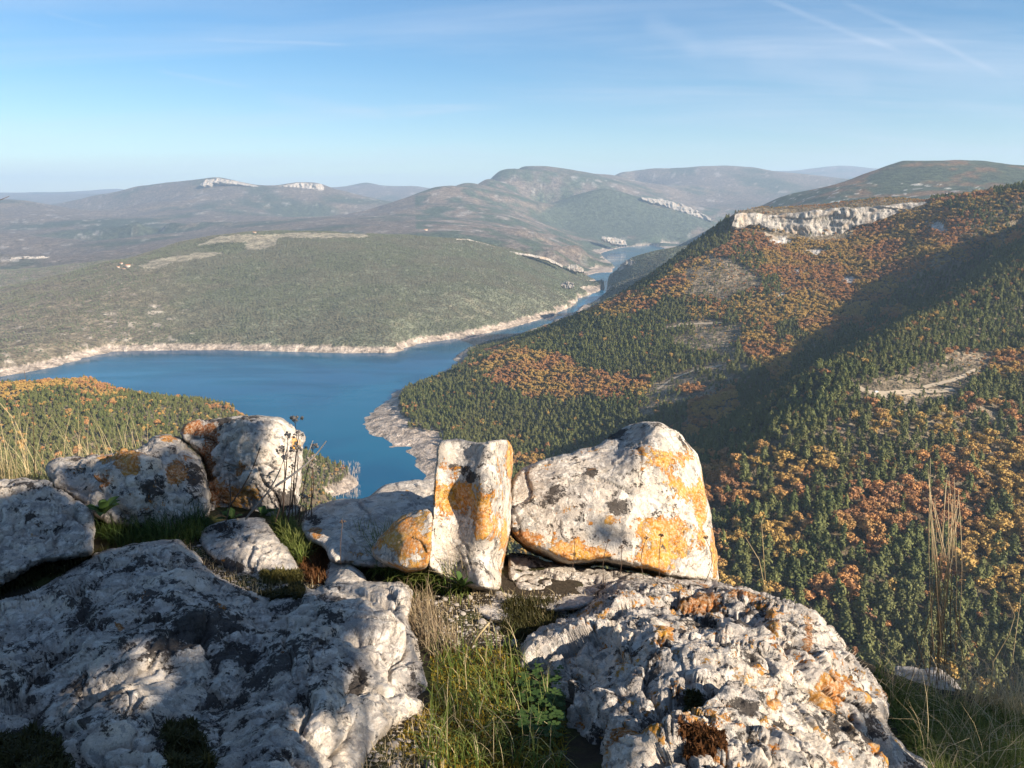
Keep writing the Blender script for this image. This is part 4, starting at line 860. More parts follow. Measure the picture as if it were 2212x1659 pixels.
    tag(o, label, cat, group)
    ix = np.clip(((px + 150) / 6).astype(int), 0, 419); iy = np.clip(((py) / 6).astype(int), 0, 299); np.minimum.at(DEP, (iy, ix), P[:, 1])
    FRONTS.setdefault(name + label[:12], (px, py, P))
    return o
rock('boulder', 'long low white boulder spotted with orange lichen, in front of the dry straw grass',
     [(100, 1025), (103, 1002), (120, 990), (200, 980), (305, 967), (330, 947), (355, 938), (385, 945), (410, 965), (440, 990), (456, 1060), (452, 1118), (400, 1155), (300, 1150), (235, 1130), (190, 1100), (130, 1060)],
     [(110, 1020, 3.45), (200, 990, 3.5), (350, 950, 3.6), (430, 1000, 3.5), (450, 1100, 3.25), (350, 1000, 3.32), (300, 1140, 3.12), (200, 1080, 3.2), (250, 1040, 3.2)], w=34, rnd=.16, amp=.035, ridge=.5, seed=2, dark=.12,
     spots=[('o', 240, 990, 34, .9, 12), ('o', 275, 1000, 22, .9), ('o', 385, 1015, 26, 1.0, 30), ('o', 365, 950, 22, .8, 8), ('r', 380, 1015, 60, .6), ('o', 235, 1050, 22, .8, 14), ('r', 235, 1050, 40, .8), ('o', 285, 1015, 20, .8), ('d', 420, 1030, 30, .5), ('d', 330, 1060, 30, .4)], orange=-.05)
rock('boulder', 'blocky white boulder split by an orange stained crack, standing behind the dry seed heads',
     [(384, 935), (400, 915), (445, 905), (500, 897), (560, 898), (610, 902), (630, 915), (640, 928), (659, 943), (655, 975), (650, 1020), (648, 1130), (560, 1140), (480, 1140), (440, 1120), (446, 1040), (435, 985), (405, 955)],
     [(400, 930, 3.7), (500, 900, 3.72), (640, 930, 3.72), (655, 1000, 3.62), (645, 1100, 3.45), (550, 960, 3.42), (580, 1020, 3.4), (520, 1060, 3.42), (470, 1000, 3.58), (500, 1090, 3.5), (470, 1110, 3.42), (600, 1120, 3.4)], w=30, rnd=.16, amp=.03, ridge=.4, seed=5, dark=.05,
     spots=[('o', 430, 925, 40, 1.0, 18), ('r', 430, 925, 50, .9), ('o', 448, 985, 16, 1.1, 50), ('r', 448, 985, 30, 1.0, 60), ('o', 480, 1070, 36, 1.1, 30), ('r', 470, 1075, 40, .9), ('o', 510, 1015, 14, .9), ('r', 510, 1015, 20, .8), ('o', 535, 1068, 26, .9, 18), ('d', 450, 1030, 14, 1., 50),
            ('d', 620, 1080, 28, .6, 30), ('o', 638, 960, 14, .9, 20), ('d', 500, 905, 80, .4, 10)], orange=-.1)
rock('boulder', 'grey shaded boulder lying at the far left edge with only its top in the sun',
     [(-160, 1040), (0, 1040), (40, 1034), (100, 1040), (150, 1066), (188, 1100), (206, 1150), (202, 1196), (160, 1205), (95, 1215), (40, 1240), (-20, 1275), (-160, 1300)],
     [(-150, 1045, 3.1), (40, 1040, 3.2), (140, 1070, 3.1), (195, 1150, 2.85), (150, 1200, 2.72), (0, 1260, 2.5), (60, 1130, 2.85), (-150, 1290, 2.45), (100, 1110, 2.92), (-50, 1150, 2.8)], w=30, rnd=.14, amp=.035, ridge=.8, seed=8, dark=.12, orange=-.2, spots=[('o', 70, 1145, 12, .8, 6), ('d', 60, 1060, 60, .4, 14)])
rock('stone', 'small pale stone wedged between the big slab and the split boulder',
     [(424, 1168), (434, 1148), (470, 1128), (530, 1119), (572, 1118), (582, 1130), (600, 1160), (625, 1195), (655, 1248), (650, 1262), (570, 1262), (500, 1250), (455, 1205)],
     [(430, 1160, 3.0), (560, 1122, 3.1), (600, 1165, 2.9), (650, 1250, 2.62), (520, 1245, 2.66), (520, 1180, 2.78), (450, 1200, 2.8), (580, 1220, 2.68)], w=18, rnd=.09, amp=.02, ridge=.3, seed=11, dark=.12, orange=-.15,
     spots=[('o', 475, 1200, 12, .9), ('r', 475, 1200, 20, .8), ('d', 475, 1225, 40, .8, 18), ('m', 600, 1255, 50, .9, 14), ('d', 480, 1140, 30, .4, 10)])
rock('rock_slab', 'smooth pale slab sloping up behind the upright stone, shadowed at its top corner',
     [(652, 1112), (680, 1092), (720, 1080), (790, 1077), (812, 1060), (832, 1045), (865, 1038), (940, 1034), (955, 1060), (960, 1200), (930, 1230), (800, 1225), (712, 1212), (700, 1180), (664, 1168), (650, 1140)],
     [(660, 1110, 3.2), (790, 1078, 3.38), (860, 1040, 3.6), (945, 1040, 3.65), (940, 1150, 3.1), (800, 1140, 2.98), (720, 1200, 2.70), (850, 1220, 2.70), (690, 1130, 3.05)], w=16, rnd=.08, amp=.016, ridge=.2, seed=14, facet=.5, dark=-.02, orange=-.18,
     spots=[('o', 770, 1195, 50, .75, 10), ('o', 680, 1150, 14, .9, 12), ('r', 680, 1150, 20, .8), ('d', 680, 1125, 26, .6, 18), ('o', 875, 1068, 14, .5)])
rock('stone', 'small wedge of stone crusted bright orange, leaning on the left foot of the upright stone',
     [(800, 1186), (826, 1152), (860, 1119), (892, 1101), (928, 1096), (934, 1110), (928, 1200), (925, 1225), (880, 1230), (830, 1215), (800, 1200)],
     [(810, 1180, 2.62), (890, 1103, 2.64), (925, 1110, 2.58), (925, 1210, 2.45), (850, 1210, 2.5), (870, 1150, 2.54)], w=7, rnd=.03, amp=.007, seed=17, facet=.3, orange=.45, dark=-.1, step=2.2,
     spots=[('o', 870, 1160, 30, .5), ('o', 835, 1200, 20, -.8)])
rock('standing_stone', 'upright rectangular white stone with orange lichen across its front',
     [(944, 962), (952, 951), (985, 947), (1010, 953), (1045, 956), (1080, 949), (1098, 948), (1107, 965), (1108, 1000), (1103, 1060), (1109, 1110), (1104, 1150), (1092, 1200), (1086, 1245), (1082, 1275), (1010, 1265), (960, 1250), (925, 1225), (928, 1160), (934, 1100), (940, 1020)],
     [(948, 960, 2.66), (1020, 956, 2.69), (1084, 958, 2.72), (1106, 965, 2.92), (1085, 1050, 2.67), (1106, 1050, 2.88), (1082, 1150, 2.62), (1106, 1130, 2.84), (1072, 1250, 2.56), (1086, 1240, 2.74), (935, 1100, 2.57), (930, 1215, 2.51), (1000, 1250, 2.51), (1000, 1100, 2.60), (1000, 1000, 2.65)],
     w=7, rnd=.05, amp=.008, ridge=.1, seed=20, facet=.22, dark=.09, orange=.02, thick=.3, step=2.2,
     spots=[('o', 1000, 1070, 62, .72, 30), ('o', 1040, 1120, 34, .8, 46), ('o', 960, 1090, 26, .6, 40), ('o', 1100, 1000, 10, .9, 40), ('o', 1090, 1170, 9, .7, 50), ('o', 990, 1010, 16, .35), ('o', 970, 1190, 50, -.6, 50), ('d', 985, 1010, 16, .5, 8), ('d', 1020, 1035, 14, .5), ('o', 1010, 960, 60, -.3, 20)])
rock('boulder', 'largest white boulder, orange lichen along its lower right, standing right of the upright stone',
     [(1098, 1060), (1105, 1035), (1122, 1012), (1160, 998), (1215, 982), (1270, 966), (1300, 960), (1316, 940), (1350, 922), (1380, 911), (1402, 907), (1430, 915), (1452, 924), (1474, 940), (1484, 958), (1500, 972), (1513, 1000), (1520, 1030), (1524, 1062), (1534, 1110), (1543, 1160), (1549, 1200), (1556, 1256), (1500, 1252), (1440, 1244), (1400, 1228), (1340, 1218), (1290, 1210), (1240, 1214), (1200, 1206), (1150, 1185), (1120, 1165), (1102, 1150), (1096, 1110)],
     [(1110, 1040, 2.96), (1200, 990, 3.06), (1300, 965, 3.18), (1350, 930, 3.4), (1402, 912, 3.25), (1475, 950, 3.2), (1518, 1040, 3.12), (1552, 1240, 2.92), (1450, 1235, 2.76), (1300, 1200, 2.72), (1150, 1175, 2.74), (1110, 1120, 2.82), (1250, 1080, 2.82), (1400, 1050, 2.90), (1450, 980, 3.04), (1400, 1150, 2.78), (1320, 1000, 3.0), (1510, 1150, 2.93), (1360, 955, 3.15), (1250, 1150, 2.74)],
     w=16, rnd=.10, amp=.015, ridge=.25, sc_=3.4, seed=23, facet=.38, dark=.12, orange=.0, thick=.5,
     spots=[('o', 1430, 1135, 70, .75, 22), ('o', 1450, 1190, 60, .75, 40), ('o', 1400, 1210, 40, .6, 20), ('o', 1515, 1080, 12, 1., 60), ('o', 1545, 1200, 9, .9, 60), ('o', 1470, 990, 34, .6, 20), ('o', 1420, 1000, 40, .45, 26), ('o', 1460, 1050, 40, .4, 30), ('o', 1130, 1165, 32, .9, 22), ('r', 1120, 1160, 40, .8, 30),
            ('o', 1220, 1185, 50, .7, 18), ('o', 1280, 1200, 50, .8, 12), ('o', 1318, 1122, 11, .9), ('o', 1276, 1130, 8, .9), ('o', 1245, 1170, 16, .6), ('d', 1280, 1020, 14, .7, 9), ('d', 1200, 1065, 20, .35, 22), ('d', 1340, 1095, 20, .5, 14), ('d', 1110, 1150, 14, .6), ('d', 1330, 935, 20, .9, 12), ('o', 1350, 1160, 30, -.4),
            ('d', 1440, 1180, 18, .4, 14), ('o', 1290, 975, 24, .35, 8), ('o', 1500, 1215, 30, -.3)])
rock('flat_rock', 'low shaded rock speckled brown, lying under the overhang of the largest white boulder',
     [(1096, 1190), (1140, 1195), (1200, 1215), (1290, 1222), (1400, 1240), (1480, 1262), (1450, 1300), (1330, 1300), (1200, 1290), (1120, 1278), (1096, 1250)],
     [(1110, 1200, 2.85), (1250, 1222, 2.85), (1440, 1255, 2.75), (1400, 1290, 2.52), (1200, 1280, 2.55), (1110, 1260, 2.6)], w=14, rnd=.08, amp=.02, ridge=.5, seed=26, dark=.14)
rock('flat_rock', 'flat grey stone between the upright stone and the big pitted boulder',
     [(1058, 1283), (1075, 1268), (1120, 1266), (1180, 1275), (1260, 1284), (1290, 1290), (1270, 1310), (1200, 1322), (1130, 1312), (1070, 1302)],
     [(1065, 1285, 2.55), (1200, 1282, 2.55), (1280, 1290, 2.5), (1200, 1315, 2.38), (1100, 1305, 2.42)], w=10, rnd=.05, amp=.012, seed=29, dark=.0, thick=.15)
rock('boulder', 'big pitted boulder crusted with black and orange lichen, filling the lower right',
     [(1125, 1412), (1140, 1385), (1172, 1365), (1215, 1330), (1262, 1298), (1300, 1268), (1345, 1246), (1400, 1244), (1450, 1250), (1520, 1253), (1600, 1268), (1640, 1278), (1700, 1290), (1755, 1312), (1790, 1345), (1822, 1385), (1855, 1425), (1880, 1452), (1905, 1490), (1921, 1520), (1918, 1560), (1935, 1590), (1960, 1625), (2020, 1648), (2040, 1700), (2040, 1800), (1240, 1800), (1228, 1650), (1222, 1590), (1218, 1545), (1180, 1515), (1160, 1480), (1140, 1450)],
     [(1130, 1415, 2.08), (1200, 1345, 2.3), (1345, 1250, 2.62), (1500, 1256, 2.6), (1620, 1275, 2.5), (1750, 1315, 2.38), (1850, 1425, 2.15), (1915, 1530, 1.95), (2020, 1655, 1.75), (1200, 1500, 1.85), (1230, 1620, 1.62), (1280, 1790, 1.32), (1350, 1400, 1.86), (1500, 1400, 1.84), (1700, 1400, 1.92), (1350, 1550, 1.50), (1550, 1550, 1.47), (1750, 1550, 1.60),
      (1500, 1320, 2.2), (1600, 1659, 1.27), (1850, 1650, 1.5), (1500, 1790, 1.12), (1900, 1790, 1.3), (1200, 1420, 2.0), (1400, 1480, 1.62)],
     w=40, rnd=.26, amp=.036, ridge=.9, sc_=3.4, seed=32, step=2.1, dark=.20, orange=.10, thick=.6,
     spots=[('o', 1435, 1385, 22, .8, 16), ('o', 1485, 1355, 20, .6, 10), ('o', 1660, 1320, 16, .8, 8), ('o', 1520, 1290, 40, .8, 14), ('r', 1520, 1290, 60, .8, 30), ('o', 1665, 1365, 20, .8), ('o', 1665, 1525, 15, 1.1), ('o', 1795, 1485, 28, .9, 30), ('r', 1795, 1485, 30, .8), ('o', 1600, 1285, 24, .7, 8), ('r', 1600, 1285, 30, .7),
            ('o', 1745, 1375, 10, .8, 40), ('r', 1745, 1375, 20, .9, 50), ('o', 1370, 1590, 26, .6, 14), ('r', 1370, 1600, 50, .7), ('m', 1510, 1600, 40, .8, 14), ('m', 1500, 1500, 20, .5), ('d', 1260, 1400, 60, -.25, 50), ('d', 1420, 1650, 140, -.3, 50), ('d', 1850, 1560, 60, .3, 60), ('d', 1600, 1340, 80, .15, 30), ('o', 1790, 1540, 20, .7), ('o', 1420, 1595, 22, .6), ('d', 1150, 1450, 40, -.4), ('d', 1560, 1600, 100, -.1, 40)])
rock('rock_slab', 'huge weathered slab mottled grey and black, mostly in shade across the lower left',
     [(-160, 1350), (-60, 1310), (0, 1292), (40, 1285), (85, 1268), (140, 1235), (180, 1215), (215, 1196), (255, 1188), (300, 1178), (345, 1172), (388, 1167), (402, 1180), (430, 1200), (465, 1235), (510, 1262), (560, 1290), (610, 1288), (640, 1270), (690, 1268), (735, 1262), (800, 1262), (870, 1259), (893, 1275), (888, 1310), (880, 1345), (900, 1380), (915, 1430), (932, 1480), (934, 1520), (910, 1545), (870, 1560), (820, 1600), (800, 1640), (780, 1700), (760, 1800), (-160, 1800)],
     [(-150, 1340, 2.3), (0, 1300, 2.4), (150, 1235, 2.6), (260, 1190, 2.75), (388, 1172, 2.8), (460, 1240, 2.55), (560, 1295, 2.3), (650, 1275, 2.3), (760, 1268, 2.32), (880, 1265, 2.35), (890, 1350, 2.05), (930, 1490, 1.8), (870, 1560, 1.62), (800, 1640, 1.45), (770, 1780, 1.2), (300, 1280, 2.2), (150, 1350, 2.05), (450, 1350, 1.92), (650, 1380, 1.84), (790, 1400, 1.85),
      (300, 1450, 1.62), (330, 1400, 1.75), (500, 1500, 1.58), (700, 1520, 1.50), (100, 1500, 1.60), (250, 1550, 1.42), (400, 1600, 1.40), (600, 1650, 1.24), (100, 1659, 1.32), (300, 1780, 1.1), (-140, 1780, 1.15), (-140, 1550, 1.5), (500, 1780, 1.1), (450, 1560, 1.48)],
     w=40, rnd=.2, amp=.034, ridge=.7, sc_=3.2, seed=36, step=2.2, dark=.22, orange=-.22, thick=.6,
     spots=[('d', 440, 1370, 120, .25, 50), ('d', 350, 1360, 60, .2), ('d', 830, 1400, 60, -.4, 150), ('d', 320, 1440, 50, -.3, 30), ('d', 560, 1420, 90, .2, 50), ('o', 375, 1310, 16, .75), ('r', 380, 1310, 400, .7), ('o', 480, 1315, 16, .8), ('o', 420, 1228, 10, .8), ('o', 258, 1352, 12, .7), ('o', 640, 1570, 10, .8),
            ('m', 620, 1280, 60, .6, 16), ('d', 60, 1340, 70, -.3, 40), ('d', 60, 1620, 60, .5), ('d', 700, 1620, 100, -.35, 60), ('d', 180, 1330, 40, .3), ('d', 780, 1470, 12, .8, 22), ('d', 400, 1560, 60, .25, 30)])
rock('stone', 'rounded pale stone half in shadow below the brown moss, left of the green grass tuft',
     [(700, 1222), (712, 1206), (740, 1208), (768, 1225), (790, 1246), (795, 1268), (760, 1275), (700, 1268)],
     [(705, 1225, 2.75), (740, 1210, 2.75), (790, 1260, 2.55), (720, 1265, 2.5), (745, 1240, 2.58)], w=10, rnd=.06, amp=.008, seed=40, dark=.0, orange=-.3, thick=.15, step=2.2)
rock('rock_slab', 'grey rock tip poking up at the bottom edge beside the yellow moss',
     [(795, 1690), (805, 1640), (840, 1620), (870, 1618), (890, 1635), (930, 1640), (970, 1650), (1010, 1665), (1030, 1720), (1000, 1780), (800, 1780)],
     [(800, 1660, 1.5), (860, 1622, 1.56), (960, 1650, 1.52), (1020, 1680, 1.5), (900, 1770, 1.2), (880, 1670, 1.38)], w=14, rnd=.08, amp=.02, ridge=.5, seed=43, dark=.1)
rock('stone', 'sunlit white stone beyond the shaded grass at the lower right',
     [(1930, 1436), (1960, 1438), (1995, 1446), (2012, 1436), (2040, 1448), (2065, 1470), (2084, 1500), (2094, 1530), (2000, 1540), (1940, 1500)],
     [(1935, 1442, 3.0), (2010, 1440, 3.0), (2085, 1510, 2.8), (1980, 1530, 2.62), (2020, 1485, 2.74)], w=12, rnd=.08, amp=.015, ridge=.4, seed=46, dark=-.1, orange=-.4, thick=.3)
rock('stone', 'thin pale stone flake beside the reddish grass tuft, between the two big boulders',
     [(915, 1330), (935, 1325), (970, 1340), (1010, 1360), (1060, 1372), (1095, 1378), (1095, 1392), (1040, 1390), (980, 1375), (930, 1352)],
     [(920, 1335, 2.32), (1000, 1358, 2.26), (1090, 1382, 2.2), (980, 1370, 2.18), (1040, 1388, 2.15)], w=7, rnd=.03, amp=.006, seed=49, dark=-.1, orange=-.5, thick=.08, step=2.2)
rock('stone', 'grey triangular stone on the bare soil right of the pillar foot',
     [(1066, 1288), (1085, 1300), (1120, 1330), (1105, 1352), (1060, 1340), (1020, 1322), (1010, 1306), (1036, 1300)],
     [(1066, 1292, 2.5), (1110, 1330, 2.34), (1020, 1310, 2.44), (1060, 1336, 2.3)], w=8, rnd=.04, amp=.01, seed=52, dark=-.05, orange=-.5, thick=.1, step=2.2)
# a few loose pebbles on the soil
pm = MT('pebble_stone'); pm.col(pm.mix(pm.noise(pm.pos(), 60, 4), (.20, .175, .15), (.36, .32, .28))); pm.nrm(pm.bump(pm.noise(pm.pos(), 120, 4), .004, .8))
rp_ = np.random.default_rng(3); PB = []
for i in range(4):
    V, F = IC2; PB.append(mesh_np('pebble', V * (1 + .35 * perlin(V * 1.4 + i * 5))[:, None] * (1, .8, .42), F)); PB[-1].materials.append(pm.m)
pz = [(960, 1300, 16), (1000, 1330, 12), (985, 1312, 14), (1040, 1350, 15), (1130, 1345, 10), (1075, 1365, 18), (940, 1308, 11), (1015, 1296, 13), (1150, 1330, 12), (1095, 1320, 9), (1048, 1318, 12), (975, 1345, 9), (1110, 1395, 14), (1020, 1400, 10), (430, 1182, 14), (300, 1200, 0)]
pos_words = ('soil below the upright stone', 'soil between the two big boulders')
for k, (x, y, s) in enumerate(pz):
    if not s: continue
    g, _ = ghit(x, y); o = link('pebble', PB[k % 4]); o.location = g[0] + (0, 0, .005); o.scale = (s * .0010,) * 3; o.rotation_euler = (rp_.uniform(-.4, .4), rp_.uniform(-.4, .4), rp_.uniform(0, 6))
    tag(o, 'small pale pebble lying loose on the ' + pos_words[y > 1325], 'pebble', 'pebbles on the ' + pos_words[y > 1325])
# ------------------------------------------------------------------ grass, moss and stalks between the rocks
def blademat(name, c0, c1, tip=None, trans=.25):
    m = MT(name); u = m.attr('along'); v = m.attr('tone'); c = m.mix(v, c0, c1)
    if tip: c = m.mix(m.rng(u, .35, 1.), c, tip)
    m.col(c); m.b.inputs['Roughness'].default_value = .6
    tr = m.n.new('ShaderNodeBsdfTranslucent'); m.put(tr.inputs[0], c); mx = m.n.new('ShaderNodeMixShader'); mx.inputs[0].default_value = trans; m.l.new(m.b.outputs[0], mx.inputs[1]); m.l.new(tr.outputs[0], mx.inputs[2]); m.l.new(mx.outputs[0], m.out.inputs[0])
    return m.m
B_green = blademat('green_grass', (.050, .095, .016), (.12, .155, .03), (.20, .21, .06)); B_dry = blademat('straw_grass', (.38, .29, .15), (.60, .48, .28)); B_red = blademat('reddish_dry_grass', (.15, .10, .06), (.30, .235, .14))
B_brown = blademat('shade_to_sun_stalks', (.16, .105, .06), (.36, .26, .15), (.58, .46, .28)); B_moss = blademat('yellow_moss', (.13, .13, .015), (.26, .22, .02), (.34, .22, .03)); B_dark = blademat('dark_moss', (.03, .032, .010), (.06, .05, .015))  # stalks: dark foot for shade, straw tip for sun, blended into the colour
B_bm = blademat('brown_moss', (.07, .03, .012), (.14, .06, .02)); B_leaf = blademat('broad_leaf', (.035, .07, .018), (.075, .12, .03)); B_seed = blademat('grey_seed_head', (.20, .165, .135), (.34, .29, .24)); B_twig = blademat('pale_twig', (.42, .36, .30), (.55, .48, .40)); B_darkstem = blademat('dark_stem', (.07, .045, .03), (.15, .10, .07))
def blades(roots, L, lean, width, r, segs=4, bend=1., up=1.):
    """many tapering, bending strips; roots (n,3), L (n,)"""
    n = len(roots); L = np.broadcast_to(L, n); az = r.uniform(0, 2 * PI, n) if not isinstance(lean, tuple) else lean[1] + r.normal(0, lean[2], n); ln = np.abs(r.normal(0, 1, n)) * (lean if not isinstance(lean, tuple) else lean[0]) + .04
    d = np.stack([np.cos(az), np.sin(az), np.zeros(n)], 1); side = np.stack([-np.sin(az + r.uniform(-1.2, 1.2, n)), np.cos(az), np.zeros(n)], 1); side /= np.linalg.norm(side, axis=1)[:, None]
    rows = []
    for k in range(segs + 1):
        t = k / segs; th = ln * t * (1 + bend * t); P = roots + (d * np.sin(th)[:, None] + np.array([0, 0, 1]) * np.cos(th)[:, None] * up) * (L * t)[:, None]; w_ = width * (1 - t) ** .7 + width * .06
        rows += [P - side * w_, P + side * w_]
    V = np.stack(rows, 1).reshape(-1, 3); m = 2 * (segs + 1); base = (np.arange(n) * m)[:, None]; Q = []
    for k in range(segs): Q.append(base + np.array([2 * k, 2 * k + 1, 2 * k + 3, 2 * k + 2]))
    F = np.stack(Q, 1).reshape(-1, 4); al = np.tile(np.repeat(np.linspace(0, 1, segs + 1), 2), n); tone = np.repeat(r.uniform(0, 1, n), m)
    return V, F, al, tone
def grass(name, polys, n, L, lean, width, mat, seed, label=None, cat=None, kind='stuff', dens_noise=0., minY=0., **kw):
    r = np.random.default_rng(seed); Rt = []
    for poly, share in polys:
        p = np.array(poly, float); c = r.uniform(p.min(0), p.max(0), (int(n * share * 4), 2)); c = c[inpoly(c[:, 0], c[:, 1], p)][:int(n * share)]; g, ok = ghit(c[:, 0], c[:, 1]); Rt.append(g[ok & (g[:, 1] > minY)])
    Rt = np.concatenate(Rt)
    if dens_noise: k = fbm(Rt * (9, 9, 0) + 3, 2) * dens_noise + r.uniform(0, 1, len(Rt)) > .35; Rt = Rt[k]
    Ls = r.uniform(L[0], L[1], len(Rt)); V, F, al, tn = blades(Rt - (0, 0, .01), Ls, lean, width, r, **kw); org = Rt.mean(0)
    o = link(name, mesh_np(name, V - org, F, False, {'along': al, 'tone': tn}), mat); o.location = org
    tag(o, label, cat, None, kind); return o
PA = [([(930, 1420), (1000, 1400), (1100, 1405), (1130, 1440), (1170, 1520), (1215, 1560), (1225, 1690), (1000, 1690), (850, 1620), (880, 1570), (935, 1530)], 1.)]
grass('moss', PA, 34000, (.008, .024), .8, .0028, B_moss, 1, segs=2)
grass('grass', [([(930, 1400), (1120, 1400), (1190, 1520), (1210, 1680), (900, 1680), (935, 1530)], 1.)], 1700, (.03, .11), .65, .0014, B_green, 2, dens_noise=1.1)
grass('dry_grass', [([(930, 1400), (1120, 1400), (1190, 1520), (1210, 1680), (900, 1680), (935, 1530)], 1.)], 150, (.05, .13), .6, .001, B_dry, 3, segs=4)
grass('grass_tuft', [([(760, 1195), (860, 1200), (960, 1225), (1040, 1262), (1010, 1295), (930, 1285), (800, 1240)], 1.)], 1300, (.06, .20), (.5, 2.6, 1.2), .0021, B_green, 4, 'green grass tuft growing at the foot of the upright stone', 'grass tuft', None, bend=1.3)
grass('grass_tuft', [([(860, 1300), (935, 1310), (960, 1370), (1000, 1420), (930, 1430), (890, 1370)], 1.)], 380, (.04, .14), (.5, 2.2, 1.3), .0016, B_red, 5, 'dry reddish brown grass tuft on the right edge of the huge weathered slab', 'grass tuft', None)
grass('grass_tuft', [([(950, 1225), (1040, 1240), (1030, 1290), (960, 1290)], 1.)], 160, (.1, .24), (.4, 2.0, 1.0), .0012, B_dry, 6, 'loose straw coloured grass tuft in front of the upright stone', 'grass tuft', None)
grass('grass_tuft', [([(585, 1128), (625, 1130), (655, 1180), (668, 1215), (650, 1225), (610, 1175)], 1.)], 1300, (.04, .11), .45, .0020, B_green, 7, 'dense bright green grass tuft right of the small wedged stone', 'grass tuft', None)
grass('moss', [([(650, 1190), (700, 1180), (722, 1215), (715, 1262), (670, 1265), (655, 1240)], 1.)], 3800, (.02, .05), .6, .0032, B_bm, 8, segs=2)
grass('moss', [([(1095, 1300), (1200, 1310), (1200, 1370), (1120, 1390), (1080, 1370)], .7), ([(0, 1230), (200, 1200), (380, 1165), (200, 1215), (0, 1290)], .5)], 4500, (.02, .06), .6, .0026, B_dark, 9, segs=2)
grass('shaded_grass', [([(200, 1150), (440, 1120), (455, 1150), (420, 1180), (250, 1190)], 1.)], 1500, (.05, .16), .5, .0018, blademat('shaded_green_grass', (.03, .055, .012), (.07, .10, .025)), 10)  # darker copy of the green grass, shade put into its colour
grass('grass', [([(1885, 1452), (1925, 1490), (2060, 1545), (2230, 1555), (2260, 1720), (2020, 1720), (1960, 1620), (1925, 1560)], 1.)], 5200, (.04, .13), .6, .0016, B_green, 11)
grass('dry_grass', [([(1890, 1450), (1950, 1470), (2060, 1500), (2230, 1540), (2260, 1720), (2020, 1720), (1960, 1620), (1925, 1560)], 1.)], 420, (.08, .28), .7, .0011, B_dry, 12)
grass('dry_grass', [([(2050, 1500), (2230, 1530), (2230, 1600), (2100, 1540)], 1.)], 260, (.1, .30), .6, .0012, B_dry, 13)
grass('dry_grass', [([(-60, 1000), (120, 1000), (340, 1000), (340, 1060), (-60, 1060)], 1.)], 1100, (.12, .50), .36, .0012, B_dry, 14, segs=5, minY=3.75)
grass('dry_grass', [([(-60, 990), (340, 990), (340, 1060), (-60, 1060)], 1.)], 2000, (.06, .24), .6, .0016, blademat('olive_grass', (.10, .11, .04), (.22, .19, .09)), 15, minY=3.75)
grass('dry_grass', [([(1555, 1265), (1640, 1285), (1700, 1300), (1580, 1290)], 1.)], 60, (.08, .30), .5, .0012, B_brown, 16)
GAPS = [([(380, 1160), (470, 1200), (560, 1262), (700, 1262), (720, 1290), (560, 1300), (460, 1240), (390, 1180)], .25), ([(900, 1285), (1100, 1285), (1300, 1290), (1180, 1390), (960, 1410), (890, 1340)], .55), ([(780, 1560), (940, 1530), (960, 1700), (760, 1700)], .2)]
grass('dead_grass', GAPS, 4200, (.012, .05), 1.5, .0012, B_dry, 41, segs=2, bend=.4)
grass('leaf_litter', GAPS, 1500, (.008, .02), 1.6, .0035, blademat('brown_litter', (.10, .06, .03), (.26, .17, .09)), 42, segs=1)
_r = np.random.default_rng(43); _pt = []
for poly, share in GAPS:
    p = np.array(poly, float); c = _r.uniform(p.min(0), p.max(0), (int(2600 * share * 3), 2)); c = c[inpoly(c[:, 0], c[:, 1], p)][:int(2600 * share)]; g_, ok_ = ghit(c[:, 0], c[:, 1]); _pt.append(g_[ok_])
_pt = np.concatenate(_pt); _V, _F = IC1; _s = np.exp(_r.normal(-5.9, .55, len(_pt))); _a = _r.uniform(.6, 1.3, (len(_pt), 1, 3)) * (1, 1, .6)
_VV = (_pt[:, None] + _V[None] * _a * _s[:, None, None]).reshape(-1, 3); _FF = (_F[None] + (np.arange(len(_pt)) * len(_V))[:, None, None]).reshape(-1, 3)
tag(link('gravel', mesh_np('gravel', _VV, _FF, False), pm.m), kind='stuff')
# dark moss cushion at the lower left and in the hollow of the slab
def moss_on(front, poly, n, mat, seed, L=(.01, .03)):
    px, py, P = front; m = inpoly(px, py, poly); r = np.random.default_rng(seed); q = P[m]; q = q[r.integers(0, len(q), n)] + r.normal(0, .0022, (n, 3))
    V, F, al, tn = blades(q, r.uniform(*L, n), .8, .003, r, segs=2); tag(link('moss', mesh_np('moss', V, F, False, {'along': al, 'tone': tn}), mat), kind='stuff')
SL = next(v for k, v in FRONTS.items() if 'huge weat' in k); BB = next(v for k, v in FRONTS.items() if 'big pitted' in k); WS = next(v for k, v in FRONTS.items() if 'small pale' in k)
moss_on(SL, [(-60, 1560), (60, 1555), (110, 1590), (150, 1640), (160, 1720), (-60, 1720)], 9000, B_dark, 1)
moss_on(SL, [(350, 1600), (375, 1560), (410, 1570), (440, 1620), (470, 1700), (370, 1700)], 6000, B_dark, 2)
moss_on(SL, [(590, 1262), (650, 1262), (660, 1280), (600, 1296), (560, 1290)], 2600, B_dark, 3); moss_on(WS, [(560, 1236), (650, 1240), (652, 1258), (570, 1262)], 2600, blademat('olive_moss', (.10, .09, .025), (.17, .14, .04)), 4)
moss_on(BB, [(1470, 1588), (1560, 1584), (1570, 1610), (1480, 1618)], 2200, B_bm, 5, (.008, .02)); moss_on(BB, [(1480, 1480), (1515, 1488), (1512, 1512), (1484, 1505)], 700, B_dark, 6, (.006, .015))
